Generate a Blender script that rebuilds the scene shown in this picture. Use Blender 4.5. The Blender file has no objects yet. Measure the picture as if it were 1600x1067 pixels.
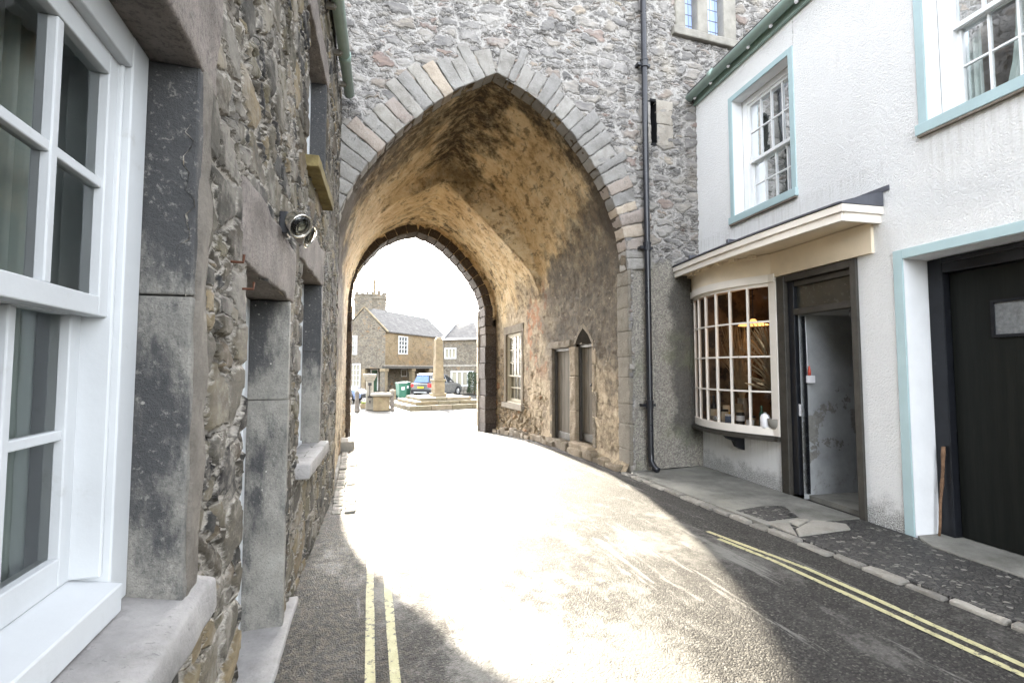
import bpy, math, random
from mathutils import Vector, Matrix, noise
random.seed(7)
R = math.radians
S = bpy.context.scene
COL = S.collection
# ------------------------------------------------------------------ materials
class NB:
    """small node builder for one procedural material"""
    def __init__(s, name, rough=0.8, spec=0.3, metal=0.0):
        s.m = bpy.data.materials.new(name); s.m.use_nodes = True
        s.t = s.m.node_tree; s.t.nodes.clear()
        s.o = s.t.nodes.new('ShaderNodeOutputMaterial')
        s.b = s.t.nodes.new('ShaderNodeBsdfPrincipled')
        s.t.links.new(s.b.outputs[0], s.o.inputs[0])
        s.b.inputs['Roughness'].default_value = rough
        s.b.inputs['Specular IOR Level'].default_value = spec
        s.b.inputs['Metallic'].default_value = metal
        s.tc = s.t.nodes.new('ShaderNodeTexCoord')
        s.uv = s.tc.outputs['UV']; s.obj = s.tc.outputs['Object']
    def set(s, sock, v):
        if isinstance(v, bpy.types.NodeSocket): s.t.links.new(v, sock)
        elif isinstance(v, (tuple, list)):
            n = len(sock.default_value); v = tuple(v)
            if n == 4 and len(v) == 3: v = v + (1,)
            sock.default_value = v
        else:
            try: sock.default_value = v
            except TypeError: sock.default_value = (v,) * len(sock.default_value)
    def nd(s, typ, **kw):
        n = s.t.nodes.new(typ)
        for k, v in kw.items(): setattr(n, k, v)
        return n
    def math(s, op, a, b=0.0, clamp=False):
        n = s.nd('ShaderNodeMath', operation=op, use_clamp=clamp)
        s.set(n.inputs[0], a); s.set(n.inputs[1], b); return n.outputs[0]
    def vm(s, op, a, b=(0, 0, 0)):
        n = s.nd('ShaderNodeVectorMath', operation=op)
        s.set(n.inputs[0], a); s.set(n.inputs[1], b); return n.outputs[0]
    def sep(s, v):
        n = s.nd('ShaderNodeSeparateXYZ'); s.set(n.inputs[0], v); return n.outputs
    def noise(s, v, scale, detail=4, rough=0.55, col=False, dist=0.0):
        n = s.nd('ShaderNodeTexNoise'); s.set(n.inputs['Vector'], v)
        s.set(n.inputs['Scale'], scale); s.set(n.inputs['Detail'], detail); s.set(n.inputs['Roughness'], rough)
        s.set(n.inputs['Distortion'], dist)
        return n.outputs['Color' if col else 'Fac']
    def voro(s, v, scale, feature='F1', out='Color', rnd=1.0, dims='3D'):
        n = s.nd('ShaderNodeTexVoronoi', feature=feature, voronoi_dimensions=dims); s.set(n.inputs['Vector'], v)
        s.set(n.inputs['Scale'], scale); s.set(n.inputs['Randomness'], rnd); return n.outputs[out]
    def ramp(s, f, stops, interp='LINEAR'):
        n = s.nd('ShaderNodeValToRGB'); r = n.color_ramp; r.interpolation = interp
        while len(r.elements) < len(stops): r.elements.new(0.5)
        for e, (p, c) in zip(r.elements, stops):
            e.position = p; e.color = tuple(c) + (1,) if len(c) == 3 else c
        s.set(n.inputs[0], f); return n.outputs[0]
    def step(s, f, a, b):
        n = s.nd('ShaderNodeMapRange', interpolation_type='SMOOTHSTEP')
        s.set(n.inputs[0], f); s.set(n.inputs[1], a); s.set(n.inputs[2], b); return n.outputs[0]
    def lin(s, f, a, b, c, d):
        n = s.nd('ShaderNodeMapRange'); s.set(n.inputs[0], f)
        for i, x in enumerate((a, b, c, d)): s.set(n.inputs[1 + i], x)
        return n.outputs[0]
    def mix(s, f, a, b, blend='MIX'):
        n = s.nd('ShaderNodeMix', data_type='RGBA', blend_type=blend)
        s.set(n.inputs[0], f); s.set(n.inputs[6], a); s.set(n.inputs[7], b); return n.outputs[2]
    def mf(s, f, a, b):
        n = s.nd('ShaderNodeMix', data_type='FLOAT')
        s.set(n.inputs[0], f); s.set(n.inputs[2], a); s.set(n.inputs[3], b); return n.outputs[0]
    def bump(s, h, strength=0.5, dist=0.02):
        n = s.nd('ShaderNodeBump'); s.set(n.inputs['Strength'], strength); s.set(n.inputs['Distance'], dist)
        s.set(n.inputs['Height'], h); s.t.links.new(n.outputs[0], s.b.inputs['Normal'])
    def disp(s, h, scale, mid=0.5):
        n = s.nd('ShaderNodeDisplacement'); s.set(n.inputs['Scale'], scale); s.set(n.inputs['Midlevel'], mid)
        s.set(n.inputs['Height'], h); s.t.links.new(n.outputs[0], s.o.inputs['Displacement'])
        s.m.displacement_method = 'BOTH'
    def col(s, c): s.set(s.b.inputs['Base Color'], c)
    def ro(s, r): s.set(s.b.inputs['Roughness'], r)

def flat(name, c, rough=0.6, spec=0.35, metal=0.0, vary=0.12, scale=6.0, bump=0.0, bscale=60, dirt=None):
    k = NB(name, rough, spec, metal)
    n = k.noise(k.obj, scale, 5, 0.6)
    lo = tuple(x * (1 - vary) for x in c); hi = tuple(min(1, x * (1 + vary)) for x in c)
    cc = k.ramp(n, [(0.3, lo), (0.7, hi)])
    if dirt:
        d = k.step(k.noise(k.obj, dirt[1], 8, 0.7), dirt[2], dirt[3]); cc = k.mix(d, cc, dirt[0])
    k.col(cc); k.ro(k.lin(k.noise(k.obj, scale * 3, 3), 0.3, 0.7, rough * 0.85, min(1, rough * 1.15)))
    if bump: k.bump(k.noise(k.obj, bscale, 4, 0.6), bump, 0.01)
    return k.m

def rubble(name, cell, aspect, palette, mortar, joint=(0.02, 0.09), depth=0.03, warp=0.3, slate=1.0, small=3.0, smallamt=0.5,
           dirt=None, extra=None, bumpd=0.012, lime=0.0, rag=0.28, mid=0.7, flatf=0.0):
    """irregular rubble stonework: big and small stones, recessed mortar, rough slaty faces"""
    k = NB(name, 0.88, 0.22)
    base = k.vm('MULTIPLY', k.uv, (1.0 / aspect, 1.0, 1.0))
    w1 = k.vm('SUBTRACT', k.noise(k.uv, 2.2 / cell * 0.3, 3, 0.6, col=True), (0.5, 0.5, 0.5))
    w2 = k.vm('SUBTRACT', k.noise(k.uv, 7.0 / cell * 0.3, 4, 0.65, col=True), (0.5, 0.5, 0.5))
    p = k.vm('ADD', base, k.vm('MULTIPLY', w1, (warp * cell * 2.2,) * 3))
    p = k.vm('ADD', p, k.vm('MULTIPLY', w2, (warp * cell * 1.0,) * 3))
    p = k.vm('MULTIPLY', p, (1, 1, 0))
    sc = 1.0 / cell
    e1 = k.voro(p, sc, 'DISTANCE_TO_EDGE', 'Distance', 0.95, '2D'); c1 = k.voro(p, sc, 'F1', 'Color', 0.95, '2D')
    e2 = k.voro(p, sc * small, 'DISTANCE_TO_EDGE', 'Distance', 1, '2D'); c2 = k.voro(p, sc * small, 'F1', 'Color', 1, '2D')
    pick = k.step(k.sep(c1)[1], smallamt - 0.01, smallamt + 0.01)          # which big cells are broken into small stones
    edge = k.mf(pick, k.math('MINIMUM', e1, k.math('MULTIPLY', e2, 0.9)), e1)
    rnd = k.mix(pick, c2, c1)
    rs = k.sep(rnd)
    jn = k.noise(k.uv, 7 / cell * 0.3, 6, 0.75); jc = k.noise(k.uv, 1.1 / cell * 0.3, 3, 0.6)
    ee = k.math('ADD', edge, k.math('MULTIPLY', k.math('SUBTRACT', jn, 0.5), rag))
    ee = k.math('ADD', ee, k.math('MULTIPLY', k.math('SUBTRACT', jc, 0.5), rag * 0.7))
    stone = k.step(ee, joint[0], joint[1])
    crev = k.math('MULTIPLY', k.step(edge, 0.05, 0.012), k.step(k.noise(k.uv, 2.2 / cell * 0.3, 4, 0.7), 0.48, 0.62))
    if lime:
        stone = k.math('MULTIPLY', stone, k.math('SUBTRACT', 1.0, k.math('MULTIPLY', k.step(k.noise(k.uv, 1.0 / cell * 0.3, 9, 0.72), 0.49, 0.60), lime)))
    colr = k.ramp(rs[0], palette, 'LINEAR')
    # veins and flaking inside each stone, direction changes with the stone
    pv = k.vm('ADD', k.vm('MULTIPLY', k.uv, (6.0, 22.0, 1.0)), k.vm('MULTIPLY', rnd, (9, 9, 9)))
    vein = k.noise(pv, 1.0, 6, 0.65)
    colr = k.mix(k.math('MULTIPLY', k.step(vein, 0.35, 0.7), 0.55), k.mix(1.0, colr, (0.55, 0.55, 0.55), 'MULTIPLY'), k.mix(1.0, colr, (1.25, 1.22, 1.15), 'MULTIPLY'))
    colr = k.mix(k.math('MULTIPLY', k.step(k.noise(k.uv, 24, 8, 0.78), 0.54, 0.66), 0.30), colr, mortar)
    mo = k.ramp(k.noise(k.uv, 20, 9, 0.78), [(0.3, tuple(x * 0.42 for x in mortar)), (0.5, tuple(x * 0.8 for x in mortar)), (0.7, mortar)])
    c = k.mix(stone, mo, colr)
    c = k.mix(k.math('MULTIPLY', crev, 0.8), c, (0.035, 0.032, 0.028))  # gaps between stones darkened, their small shadows put into the colour
    if dirt:
        c = k.mix(k.math('MULTIPLY', k.step(k.noise(k.uv, dirt[1], 7, 0.65), dirt[2], dirt[3]), dirt[4]), c, dirt[0])
    fine = k.noise(k.uv, 55, 5, 0.7)
    sh = k.step(k.math('ADD', edge, k.math('MULTIPLY', k.math('SUBTRACT', jn, 0.5), 0.10)), 0.02, 0.10 if flatf else 0.22)
    h = k.math('ADD', k.math('MULTIPLY', sh, k.lin(rs[2], 0, 1, 0.35, 0.8)), k.math('MULTIPLY', vein, 0.2 * slate))
    h = k.math('SUBTRACT', k.math('ADD', h, k.math('MULTIPLY', k.math('ADD', fine, jn), 0.11)), k.math('MULTIPLY', crev, 0.35))
    if extra: c, h = extra(k, c, h, stone)
    k.col(c)
    k.disp(h, depth, mid)
    return k.m

M = {}
def glassmat(name, tint=(0.8, 0.85, 0.85), refl=1.0, rough=0.02):
    k = NB(name); t = k.t; t.nodes.remove(k.b)
    tr = k.nd('ShaderNodeBsdfTransparent'); k.set(tr.inputs[0], tint)
    gl = k.nd('ShaderNodeBsdfGlossy'); k.set(gl.inputs['Roughness'], rough); k.set(gl.inputs[0], (0.9, 0.92, 0.95))
    fr = k.nd('ShaderNodeFresnel'); fr.inputs[0].default_value = 1.5
    bp = k.nd('ShaderNodeBump'); k.set(bp.inputs['Strength'], 0.15); k.set(bp.inputs['Distance'], 0.01)
    k.set(bp.inputs['Height'], k.noise(k.obj, 5, 2)); t.links.new(bp.outputs[0], gl.inputs['Normal'])
    mx = k.nd('ShaderNodeMixShader'); t.links.new(k.math('MULTIPLY', fr.outputs[0], refl, True), mx.inputs[0])
    t.links.new(tr.outputs[0], mx.inputs[1]); t.links.new(gl.outputs[0], mx.inputs[2]); t.links.new(mx.outputs[0], k.o.inputs[0])
    return k.m

def emis(name, c, st):
    k = NB(name); k.col(c); k.set(k.b.inputs['Emission Color'], c); k.b.inputs['Emission Strength'].default_value = st; return k.m

def build_materials():
    # left cottage: dark rubble slate with pale smeared mortar
    M['cottage_rubble'] = rubble('cottage_rubble', 0.17, 1.45,
        [(0.0, (0.022, 0.022, 0.024)), (0.2, (0.10, 0.085, 0.062)), (0.34, (0.04, 0.042, 0.045)), (0.48, (0.17, 0.148, 0.108)), (0.6, (0.055, 0.054, 0.054)), (0.74, (0.13, 0.115, 0.075)), (0.88, (0.26, 0.205, 0.125)), (1.0, (0.075, 0.06, 0.048))],
        (0.37, 0.34, 0.295), joint=(0.02, 0.12), depth=0.036, warp=0.34, small=2.0, smallamt=0.45, lime=0.55, mid=0.85, flatf=1.0,
        dirt=((0.07, 0.065, 0.055), 0.9, 0.52, 0.75, 0.3))
    # gatehouse front: lilac grey rubble, heavily pointed; grey pebble render low at the right
    def gate_extra(k, c, h, stone):
        u, v, _ = k.sep(k.uv)
        n = k.math('SUBTRACT', k.noise(k.uv, 2.5, 5, 0.65), 0.5)
        reg = k.math('MULTIPLY', k.step(k.math('ADD', u, k.math('MULTIPLY', n, 0.25)), 3.98, 4.03),
                     k.math('SUBTRACT', 1.0, k.step(k.math('ADD', v, k.math('MULTIPLY', n, 0.7)), 3.15, 3.25)))
        peb = k.voro(k.uv, 55, 'F1', 'Color'); pd = k.voro(k.uv, 55, 'F1', 'Distance')
        pc = k.ramp(k.sep(peb)[0], [(0.0, (0.15, 0.14, 0.125)), (0.5, (0.23, 0.213, 0.185)), (1, (0.33, 0.31, 0.265))])
        damp = k.math('ADD', u, k.math('MULTIPLY', n, 0.5))
        dk = k.math('MULTIPLY', k.step(damp, 4.62, 4.8), k.step(k.math('ADD', v, k.math('MULTIPLY', n, 1.2)), 0.25, 0.75))
        pc = k.mix(k.math('MULTIPLY', dk, 0.78), pc, (0.055, 0.053, 0.048))
        mossy = k.math('MULTIPLY', k.step(k.noise(k.uv, 1.4, 4), 0.5, 0.7), 0.5)
        pc = k.mix(mossy, pc, (0.14, 0.15, 0.09))
        c = k.mix(reg, c, pc)
        # reddish and ochre stray blocks, dark soot near the eaves
        c = k.mix(k.math('MULTIPLY', k.step(k.noise(k.uv, 0.7, 3), 0.62, 0.7), 0.25), c, (0.42, 0.36, 0.27))
        h2 = k.math('ADD', 0.55, k.math('MULTIPLY', pd, -0.35))
        return c, k.mf(reg, h, h2)
    M['gate_rubble'] = rubble('gate_rubble', 0.15, 2.1,
        [(0.0, (0.17, 0.165, 0.163)), (0.25, (0.30, 0.285, 0.275)), (0.45, (0.22, 0.213, 0.21)), (0.65, (0.36, 0.342, 0.32)), (0.82, (0.30, 0.272, 0.242)), (0.94, (0.29, 0.225, 0.20)), (1.0, (0.42, 0.37, 0.31))],
        (0.43, 0.41, 0.385), joint=(0.02, 0.17), depth=0.045, warp=0.5, small=2.0, smallamt=0.5, lime=0.5, rag=0.36, extra=gate_extra)
    # old lime plaster of the passage, the same on walls and vault: ochre above, brown grey patches and soot lower down
    def plaster(k):
        x, y, z = k.sep(k.obj); d = k.math('ADD', y, 10.3 - 6.43)               # metres into the passage
        n = k.math('SUBTRACT', k.noise(k.obj, 1.3, 8, 0.68), 0.5); n2 = k.noise(k.obj, 5.5, 10, 0.76); n3 = k.noise(k.obj, 16, 8, 0.75)
        t = k.math('ADD', k.noise(k.obj, 2.0, 9, 0.74), k.math('MULTIPLY', k.math('SUBTRACT', k.noise(k.obj, 7.0, 9, 0.78), 0.5), 0.75))
        oc = k.ramp(t, [(0.22, (0.22, 0.145, 0.075)), (0.34, (0.45, 0.315, 0.17)), (0.46, (0.64, 0.48, 0.28)), (0.58, (0.72, 0.585, 0.38)), (0.8, (0.78, 0.68, 0.50))])
        br = k.ramp(t, [(0.26, (0.055, 0.046, 0.036)), (0.40, (0.165, 0.135, 0.098)), (0.51, (0.30, 0.24, 0.165)), (0.68, (0.48, 0.40, 0.29))])
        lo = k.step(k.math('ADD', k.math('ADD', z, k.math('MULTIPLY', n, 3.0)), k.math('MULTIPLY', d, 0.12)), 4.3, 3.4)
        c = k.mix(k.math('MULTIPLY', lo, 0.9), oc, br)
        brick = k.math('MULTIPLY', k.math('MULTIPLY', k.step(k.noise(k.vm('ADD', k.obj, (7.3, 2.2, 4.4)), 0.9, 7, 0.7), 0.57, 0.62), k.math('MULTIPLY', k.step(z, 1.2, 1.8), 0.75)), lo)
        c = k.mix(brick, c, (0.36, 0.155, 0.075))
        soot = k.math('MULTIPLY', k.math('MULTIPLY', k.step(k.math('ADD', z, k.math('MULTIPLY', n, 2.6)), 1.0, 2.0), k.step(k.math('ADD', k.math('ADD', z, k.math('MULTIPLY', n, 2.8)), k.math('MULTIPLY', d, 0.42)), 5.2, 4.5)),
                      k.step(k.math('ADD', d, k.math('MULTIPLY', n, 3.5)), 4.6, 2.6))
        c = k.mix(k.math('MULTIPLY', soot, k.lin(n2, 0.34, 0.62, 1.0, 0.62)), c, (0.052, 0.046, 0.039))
        fl = k.step(k.noise(k.vm('ADD', k.obj, (3.3, 0, 0)), 8, 8, 0.78), 0.60, 0.65)
        c = k.mix(k.math('MULTIPLY', fl, 0.55), c, (0.55, 0.47, 0.36))
        mott = k.step(k.noise(k.vm('MULTIPLY', k.obj, (1.0, 0.6, 1.3)), 5.0, 12, 0.82), 0.535, 0.59)
        c = k.mix(k.math('MULTIPLY', mott, 0.62), c, (0.085, 0.06, 0.04))
        h = k.math('ADD', k.noise(k.obj, 2.2, 6, 0.6), k.math('ADD', k.math('MULTIPLY', k.noise(k.obj, 7, 9, 0.78), 0.55), k.math('MULTIPLY', n3, 0.22)))
        h = k.math('SUBTRACT', h, k.math('ADD', k.math('MULTIPLY', mott, 0.14), k.math('MULTIPLY', fl, -0.10)))
        return c, h, n, n2, d, z
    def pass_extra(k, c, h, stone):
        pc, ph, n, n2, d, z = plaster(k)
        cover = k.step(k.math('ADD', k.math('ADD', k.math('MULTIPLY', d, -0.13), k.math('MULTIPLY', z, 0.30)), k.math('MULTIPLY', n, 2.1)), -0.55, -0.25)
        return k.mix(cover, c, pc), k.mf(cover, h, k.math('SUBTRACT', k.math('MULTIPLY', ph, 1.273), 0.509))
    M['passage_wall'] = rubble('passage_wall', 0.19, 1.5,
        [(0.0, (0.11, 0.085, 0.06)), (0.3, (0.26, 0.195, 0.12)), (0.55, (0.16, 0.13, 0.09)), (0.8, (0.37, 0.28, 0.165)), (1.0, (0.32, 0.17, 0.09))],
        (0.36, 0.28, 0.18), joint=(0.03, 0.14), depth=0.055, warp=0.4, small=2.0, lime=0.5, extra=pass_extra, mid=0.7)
    # vault: the same plaster with black weathering at the mouth, along the ridge and on the left haunch; uv = (arc from the ridge, depth)
    k = NB('vault_plaster', 0.9, 0.15)
    u, v, _ = k.sep(k.uv)
    c, hh, n, n2, d, z = plaster(k)
    au = k.math('ABSOLUTE', u)
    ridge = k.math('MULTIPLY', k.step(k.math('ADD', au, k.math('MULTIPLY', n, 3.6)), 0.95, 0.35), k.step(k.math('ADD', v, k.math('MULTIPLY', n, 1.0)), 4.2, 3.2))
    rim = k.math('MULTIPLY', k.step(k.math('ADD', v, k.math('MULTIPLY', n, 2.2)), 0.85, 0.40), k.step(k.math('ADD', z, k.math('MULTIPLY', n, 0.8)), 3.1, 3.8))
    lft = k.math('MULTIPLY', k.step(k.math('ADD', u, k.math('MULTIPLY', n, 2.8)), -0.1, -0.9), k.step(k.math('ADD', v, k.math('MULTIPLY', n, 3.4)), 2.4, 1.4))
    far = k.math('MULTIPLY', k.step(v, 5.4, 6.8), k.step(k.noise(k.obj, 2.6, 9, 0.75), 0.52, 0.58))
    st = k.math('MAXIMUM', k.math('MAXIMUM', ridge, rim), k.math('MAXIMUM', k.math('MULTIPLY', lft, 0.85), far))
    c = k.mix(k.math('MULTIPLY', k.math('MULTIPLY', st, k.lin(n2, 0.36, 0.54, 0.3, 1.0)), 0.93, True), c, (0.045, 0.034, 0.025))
    runs = k.step(k.noise(k.vm('MULTIPLY', k.uv, (0.9, 9.0, 1.0)), 1.0, 7, 0.72), 0.60, 0.68)
    c = k.mix(k.math('MULTIPLY', k.math('MULTIPLY', runs, k.step(u, -0.5, -1.2)), 0.55), c, (0.62, 0.54, 0.43))
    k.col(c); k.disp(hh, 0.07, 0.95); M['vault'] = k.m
    # dressed stones, one tone per block
    def dressed(name, stops, rough=0.85, dark=0.5):
        k = NB(name, rough, 0.25); g = k.nd('ShaderNodeNewGeometry'); r = g.outputs['Random Per Island']
        pc = k.vm('ADD', k.obj, k.vm('MULTIPLY', (1, 1, 1), r) if False else (0, 0, 0))
        c = k.ramp(r, stops)
        nn = k.noise(pc, 4, 8, 0.7); n4 = k.noise(pc, 40, 5, 0.7)
        c = k.mix(k.math('MULTIPLY', k.step(nn, 0.42, 0.7), dark), c, k.mix(1, c, (0.42, 0.40, 0.37), 'MULTIPLY'))
        c = k.mix(k.math('MULTIPLY', k.step(n4, 0.52, 0.7), 0.35), c, (0.45, 0.43, 0.40))
        k.col(c); k.bump(k.math('ADD', k.math('MULTIPLY', k.noise(pc, 10, 8, 0.75), 1.0), k.math('MULTIPLY', n4, 0.4)), 0.8, 0.03); return k.m
    M['voussoir'] = dressed('voussoir_stone', [(0.0, (0.27, 0.26, 0.245)), (0.3, (0.34, 0.325, 0.30)), (0.55, (0.24, 0.232, 0.22)), (0.75, (0.37, 0.345, 0.305)), (0.88, (0.31, 0.265, 0.235)), (1.0, (0.46, 0.39, 0.31))])
    M['jamb_stone'] = dressed('jamb_stone', [(0, (0.31, 0.265, 0.20)), (0.5, (0.24, 0.21, 0.17)), (1, (0.38, 0.32, 0.235))])
    M['slit_stone'] = dressed('slit_stone', [(0, (0.36, 0.325, 0.275)), (0.5, (0.30, 0.285, 0.265)), (1, (0.42, 0.37, 0.30))])
    M['passage_stone'] = dressed('passage_stone', [(0, (0.22, 0.175, 0.12)), (0.5, (0.17, 0.14, 0.10)), (1, (0.29, 0.23, 0.155))], dark=0.7)
    M['corner_stone'] = dressed('corner_stone', [(0, (0.205, 0.183, 0.147)), (0.5, (0.20, 0.18, 0.146)), (1, (0.212, 0.188, 0.15))])
    M['step_stone'] = dressed('step_stone', [(0, (0.19, 0.15, 0.09)), (0.5, (0.155, 0.135, 0.088)), (1, (0.23, 0.19, 0.135))])
    M['kerb_stone'] = dressed('kerb_stone', [(0, (0.19, 0.18, 0.16)), (0.5, (0.26, 0.245, 0.215)), (1, (0.34, 0.32, 0.28))], dark=0.5)
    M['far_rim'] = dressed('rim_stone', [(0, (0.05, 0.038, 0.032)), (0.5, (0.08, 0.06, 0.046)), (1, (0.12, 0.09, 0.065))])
    # smooth grey jamb stones of the cottage: black weather stain down the middle
    k = NB('cottage_jamb', 0.8, 0.3)
    x, y, z = k.sep(k.obj)
    n = k.noise(k.obj, 3.2, 8, 0.7)
    c = k.ramp(n, [(0.25, (0.15, 0.145, 0.13)), (0.5, (0.26, 0.248, 0.222)), (0.75, (0.36, 0.345, 0.31))])
    st = k.step(k.math('ADD', k.noise(k.vm('MULTIPLY', k.obj, (3.5, 2.2, 1.5)), 1.0, 9, 0.7), k.math('MULTIPLY', k.step(z, 1.3, 2.2), 0.17)), 0.46, 0.62)
    c = k.mix(k.math('MULTIPLY', st, 0.88), c, (0.035, 0.037, 0.042))
    sp = k.step(k.voro(k.obj, 18, 'F1', 'Distance'), 0.10, 0.06)
    c = k.mix(k.math('MULTIPLY', sp, k.step(k.noise(k.obj, 4, 2), 0.55, 0.62)), c, (0.5, 0.48, 0.43))
    c = k.mix(k.math('MULTIPLY', k.step(k.noise(k.obj, 110, 5, 0.75), 0.50, 0.66), 0.5), c, (0.06, 0.06, 0.06)); c = k.mix(k.math('MULTIPLY', k.step(k.noise(k.obj, 45, 6, 0.75), 0.56, 0.66), 0.35), c, (0.42, 0.40, 0.36))
    k.col(c); k.bump(k.math('ADD', k.noise(k.obj, 90, 6, 0.75), k.math('MULTIPLY', k.noise(k.obj, 14, 7, 0.75), 1.6)), 0.8, 0.011); M['cottage_jamb'] = k.m
    # pinkish rendered lintels, pale limestone sills
    k = NB('pink_render', 0.92, 0.15)
    c = k.ramp(k.noise(k.obj, 4, 8, 0.7), [(0.25, (0.12, 0.105, 0.094)), (0.5, (0.225, 0.197, 0.178)), (0.75, (0.32, 0.283, 0.255))])
    c = k.mix(k.math('MULTIPLY', k.step(k.noise(k.obj, 60, 7, 0.8), 0.48, 0.62), 0.65), c, (0.09, 0.082, 0.075))
    k.col(c); k.bump(k.math('ADD', k.noise(k.obj, 60, 6, 0.75), k.noise(k.obj, 9, 6, 0.7)), 0.8, 0.015); M['pink_render'] = k.m
    k = NB('sill_stone', 0.85, 0.25)
    c = k.ramp(k.noise(k.obj, 5, 9, 0.72), [(0.25, (0.17, 0.165, 0.16)), (0.5, (0.28, 0.268, 0.26)), (0.75, (0.37, 0.353, 0.338))])
    c = k.mix(k.math('MULTIPLY', k.step(k.noise(k.vm('MULTIPLY', k.obj, (1, 1.6, 1)), 28, 6, 0.75), 0.6, 0.68), 0.7), c, (0.10, 0.10, 0.10))
    k.col(c); k.bump(k.math('ADD', k.noise(k.obj, 45, 6, 0.7), k.math('MULTIPLY', k.noise(k.obj, 8, 5), 1.5)), 0.6, 0.012); M['sill_stone'] = k.m
    k = NB('old_plaster', 0.92, 0.15)
    c = k.ramp(k.noise(k.obj, 6, 9, 0.75), [(0.28, (0.10, 0.09, 0.078)), (0.48, (0.20, 0.18, 0.155)), (0.7, (0.29, 0.26, 0.225))]); k.col(c)
    k.bump(k.math('ADD', k.noise(k.obj, 50, 7, 0.75), k.noise(k.obj, 9, 6, 0.7)), 0.9, 0.02); M['plaster'] = k.m
    M['yellow_sill'] = flat('lichen_sill', (0.17, 0.135, 0.06), 0.9, 0.2, vary=0.45, scale=9, bump=0.5, bscale=40)
    # white roughcast
    k = NB('white_roughcast', 0.85, 0.2)
    c = k.ramp(k.noise(k.obj, 1.2, 7, 0.65), [(0.3, (0.79, 0.785, 0.77)), (0.7, (0.855, 0.85, 0.835))])
    d1 = k.voro(k.uv, 62, 'F1', 'Distance'); d2 = k.noise(k.uv, 85, 7, 0.78)
    _, v, _ = k.sep(k.uv)
    base = k.math('MULTIPLY', k.math('SUBTRACT', 1, k.step(k.math('ADD', v, k.math('MULTIPLY', k.math('SUBTRACT', k.noise(k.uv, 5, 6, 0.7), 0.5), 0.7)), 0.08, 0.32)), k.step(d2, 0.42, 0.56))
    c = k.mix(k.math('MULTIPLY', base, 0.85), c, (0.13, 0.13, 0.115))
    grime = k.math('MULTIPLY', k.step(k.noise(k.vm('MULTIPLY', k.uv, (1.6, 0.45, 1)), 1.4, 8, 0.72), 0.58, 0.78), 0.32)
    c = k.mix(grime, c, (0.52, 0.49, 0.41))
    u_, v_, _w = k.sep(k.uv); sn = k.noise(k.vm('MULTIPLY', k.uv, (26, 1.1, 1)), 1.0, 6, 0.7)
    def under(a, b, z1, ln): return k.math('MULTIPLY', k.math('MULTIPLY', k.step(u_, a - .05, a + .08), k.step(u_, b + .05, b - .08)), k.math('MULTIPLY', k.step(v_, z1 + .01, z1 - .01), k.step(v_, z1 - ln, z1 - .02)))
    run = k.math('MAXIMUM', k.math('MAXIMUM', under(1.2, 2.4, 3.63, .55), under(-1.5, -.25, 3.67, .7)), k.math('MAXIMUM', under(.1, 3.3, 3.6, .32), under(1.6, 3.4, .64, .4)))
    c = k.mix(k.math('MULTIPLY', k.math('MULTIPLY', run, k.step(sn, 0.42, 0.72)), 0.33), c, (0.36, 0.34, 0.27))
    crack = k.step(k.math('ABSOLUTE', k.math('SUBTRACT', k.math('ADD', u_, k.math('MULTIPLY', k.noise(k.uv, 3, 6, 0.7), 0.16)), 1.28)), 0.006, 0.003)
    c = k.mix(k.math('MULTIPLY', k.math('MULTIPLY', crack, k.step(v_, 5.5, 5.56)), 0.6), c, (0.3, 0.29, 0.26))
    k.col(c)
    h = k.math('ADD', k.math('MULTIPLY', d1, -0.55), k.math('MULTIPLY', d2, 1.2))
    h = k.math('ADD', h, k.math('MULTIPLY', k.noise(k.uv, 14, 5, 0.6), 0.9))
    k.bump(h, 0.95, 0.014); M['white_roughcast'] = k.m
    # peeling painted alcove wall
    k = NB('peeling_wall', 0.8, 0.25)
    z = k.sep(k.obj)[2]
    c = k.ramp(k.noise(k.obj, 2.5, 6, 0.65), [(0.3, (0.27, 0.28, 0.285)), (0.7, (0.42, 0.43, 0.435))])
    pl = k.math('ADD', k.noise(k.vm('ADD', k.obj, (3.1, 0.4, 1.7)), 3.5, 9, 0.68), k.math('MULTIPLY', k.math('MULTIPLY', k.step(z, 0.3, 0.7), k.step(z, 1.35, 0.95)), 0.11))
    pe = k.math('MULTIPLY', k.step(pl, 0.595, 0.615), k.math('SUBTRACT', 1, k.step(z, 1.25, 1.45)))
    c = k.mix(k.math('MULTIPLY', pe, 0.8), c, k.ramp(k.noise(k.obj, 12, 6, 0.7), [(0.35, (0.13, 0.122, 0.105)), (0.65, (0.25, 0.24, 0.215))]))
    c = k.mix(k.math('MULTIPLY', k.step(k.noise(k.obj, 9, 7, 0.7), 0.5, 0.75), k.math('SUBTRACT', 1, k.step(z, 0.05, 0.75))), c, (0.24, 0.235, 0.215))
    k.col(c); k.bump(k.math('SUBTRACT', k.math('MULTIPLY', k.noise(k.obj, 8, 6, 0.65), 0.8), k.math('MULTIPLY', pe, 0.5)), 0.5, 0.012); M['peeling'] = k.m
    M['white_paint'] = flat('white_paint', (0.74, 0.745, 0.74), 0.42, 0.4, vary=0.05, scale=3, bump=0.06, bscale=30, dirt=((0.45, 0.43, 0.38), 6, 0.62, 0.85))
    M['dimmed_white'] = flat('dimmed_white_paint', (0.52, 0.535, 0.545), 0.45, 0.35, vary=0.06, scale=3, bump=0.10, bscale=22, dirt=((0.30, 0.285, 0.25), 7, 0.58, 0.85))  # white paint darkened in its colour, standing in for weaker light
    M['white_reveal'] = flat('white_reveal', (0.76, 0.77, 0.78), 0.6, 0.3, vary=0.05, scale=3, bump=0.12, bscale=25, dirt=((0.5, 0.48, 0.42), 5, 0.6, 0.85))
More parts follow.
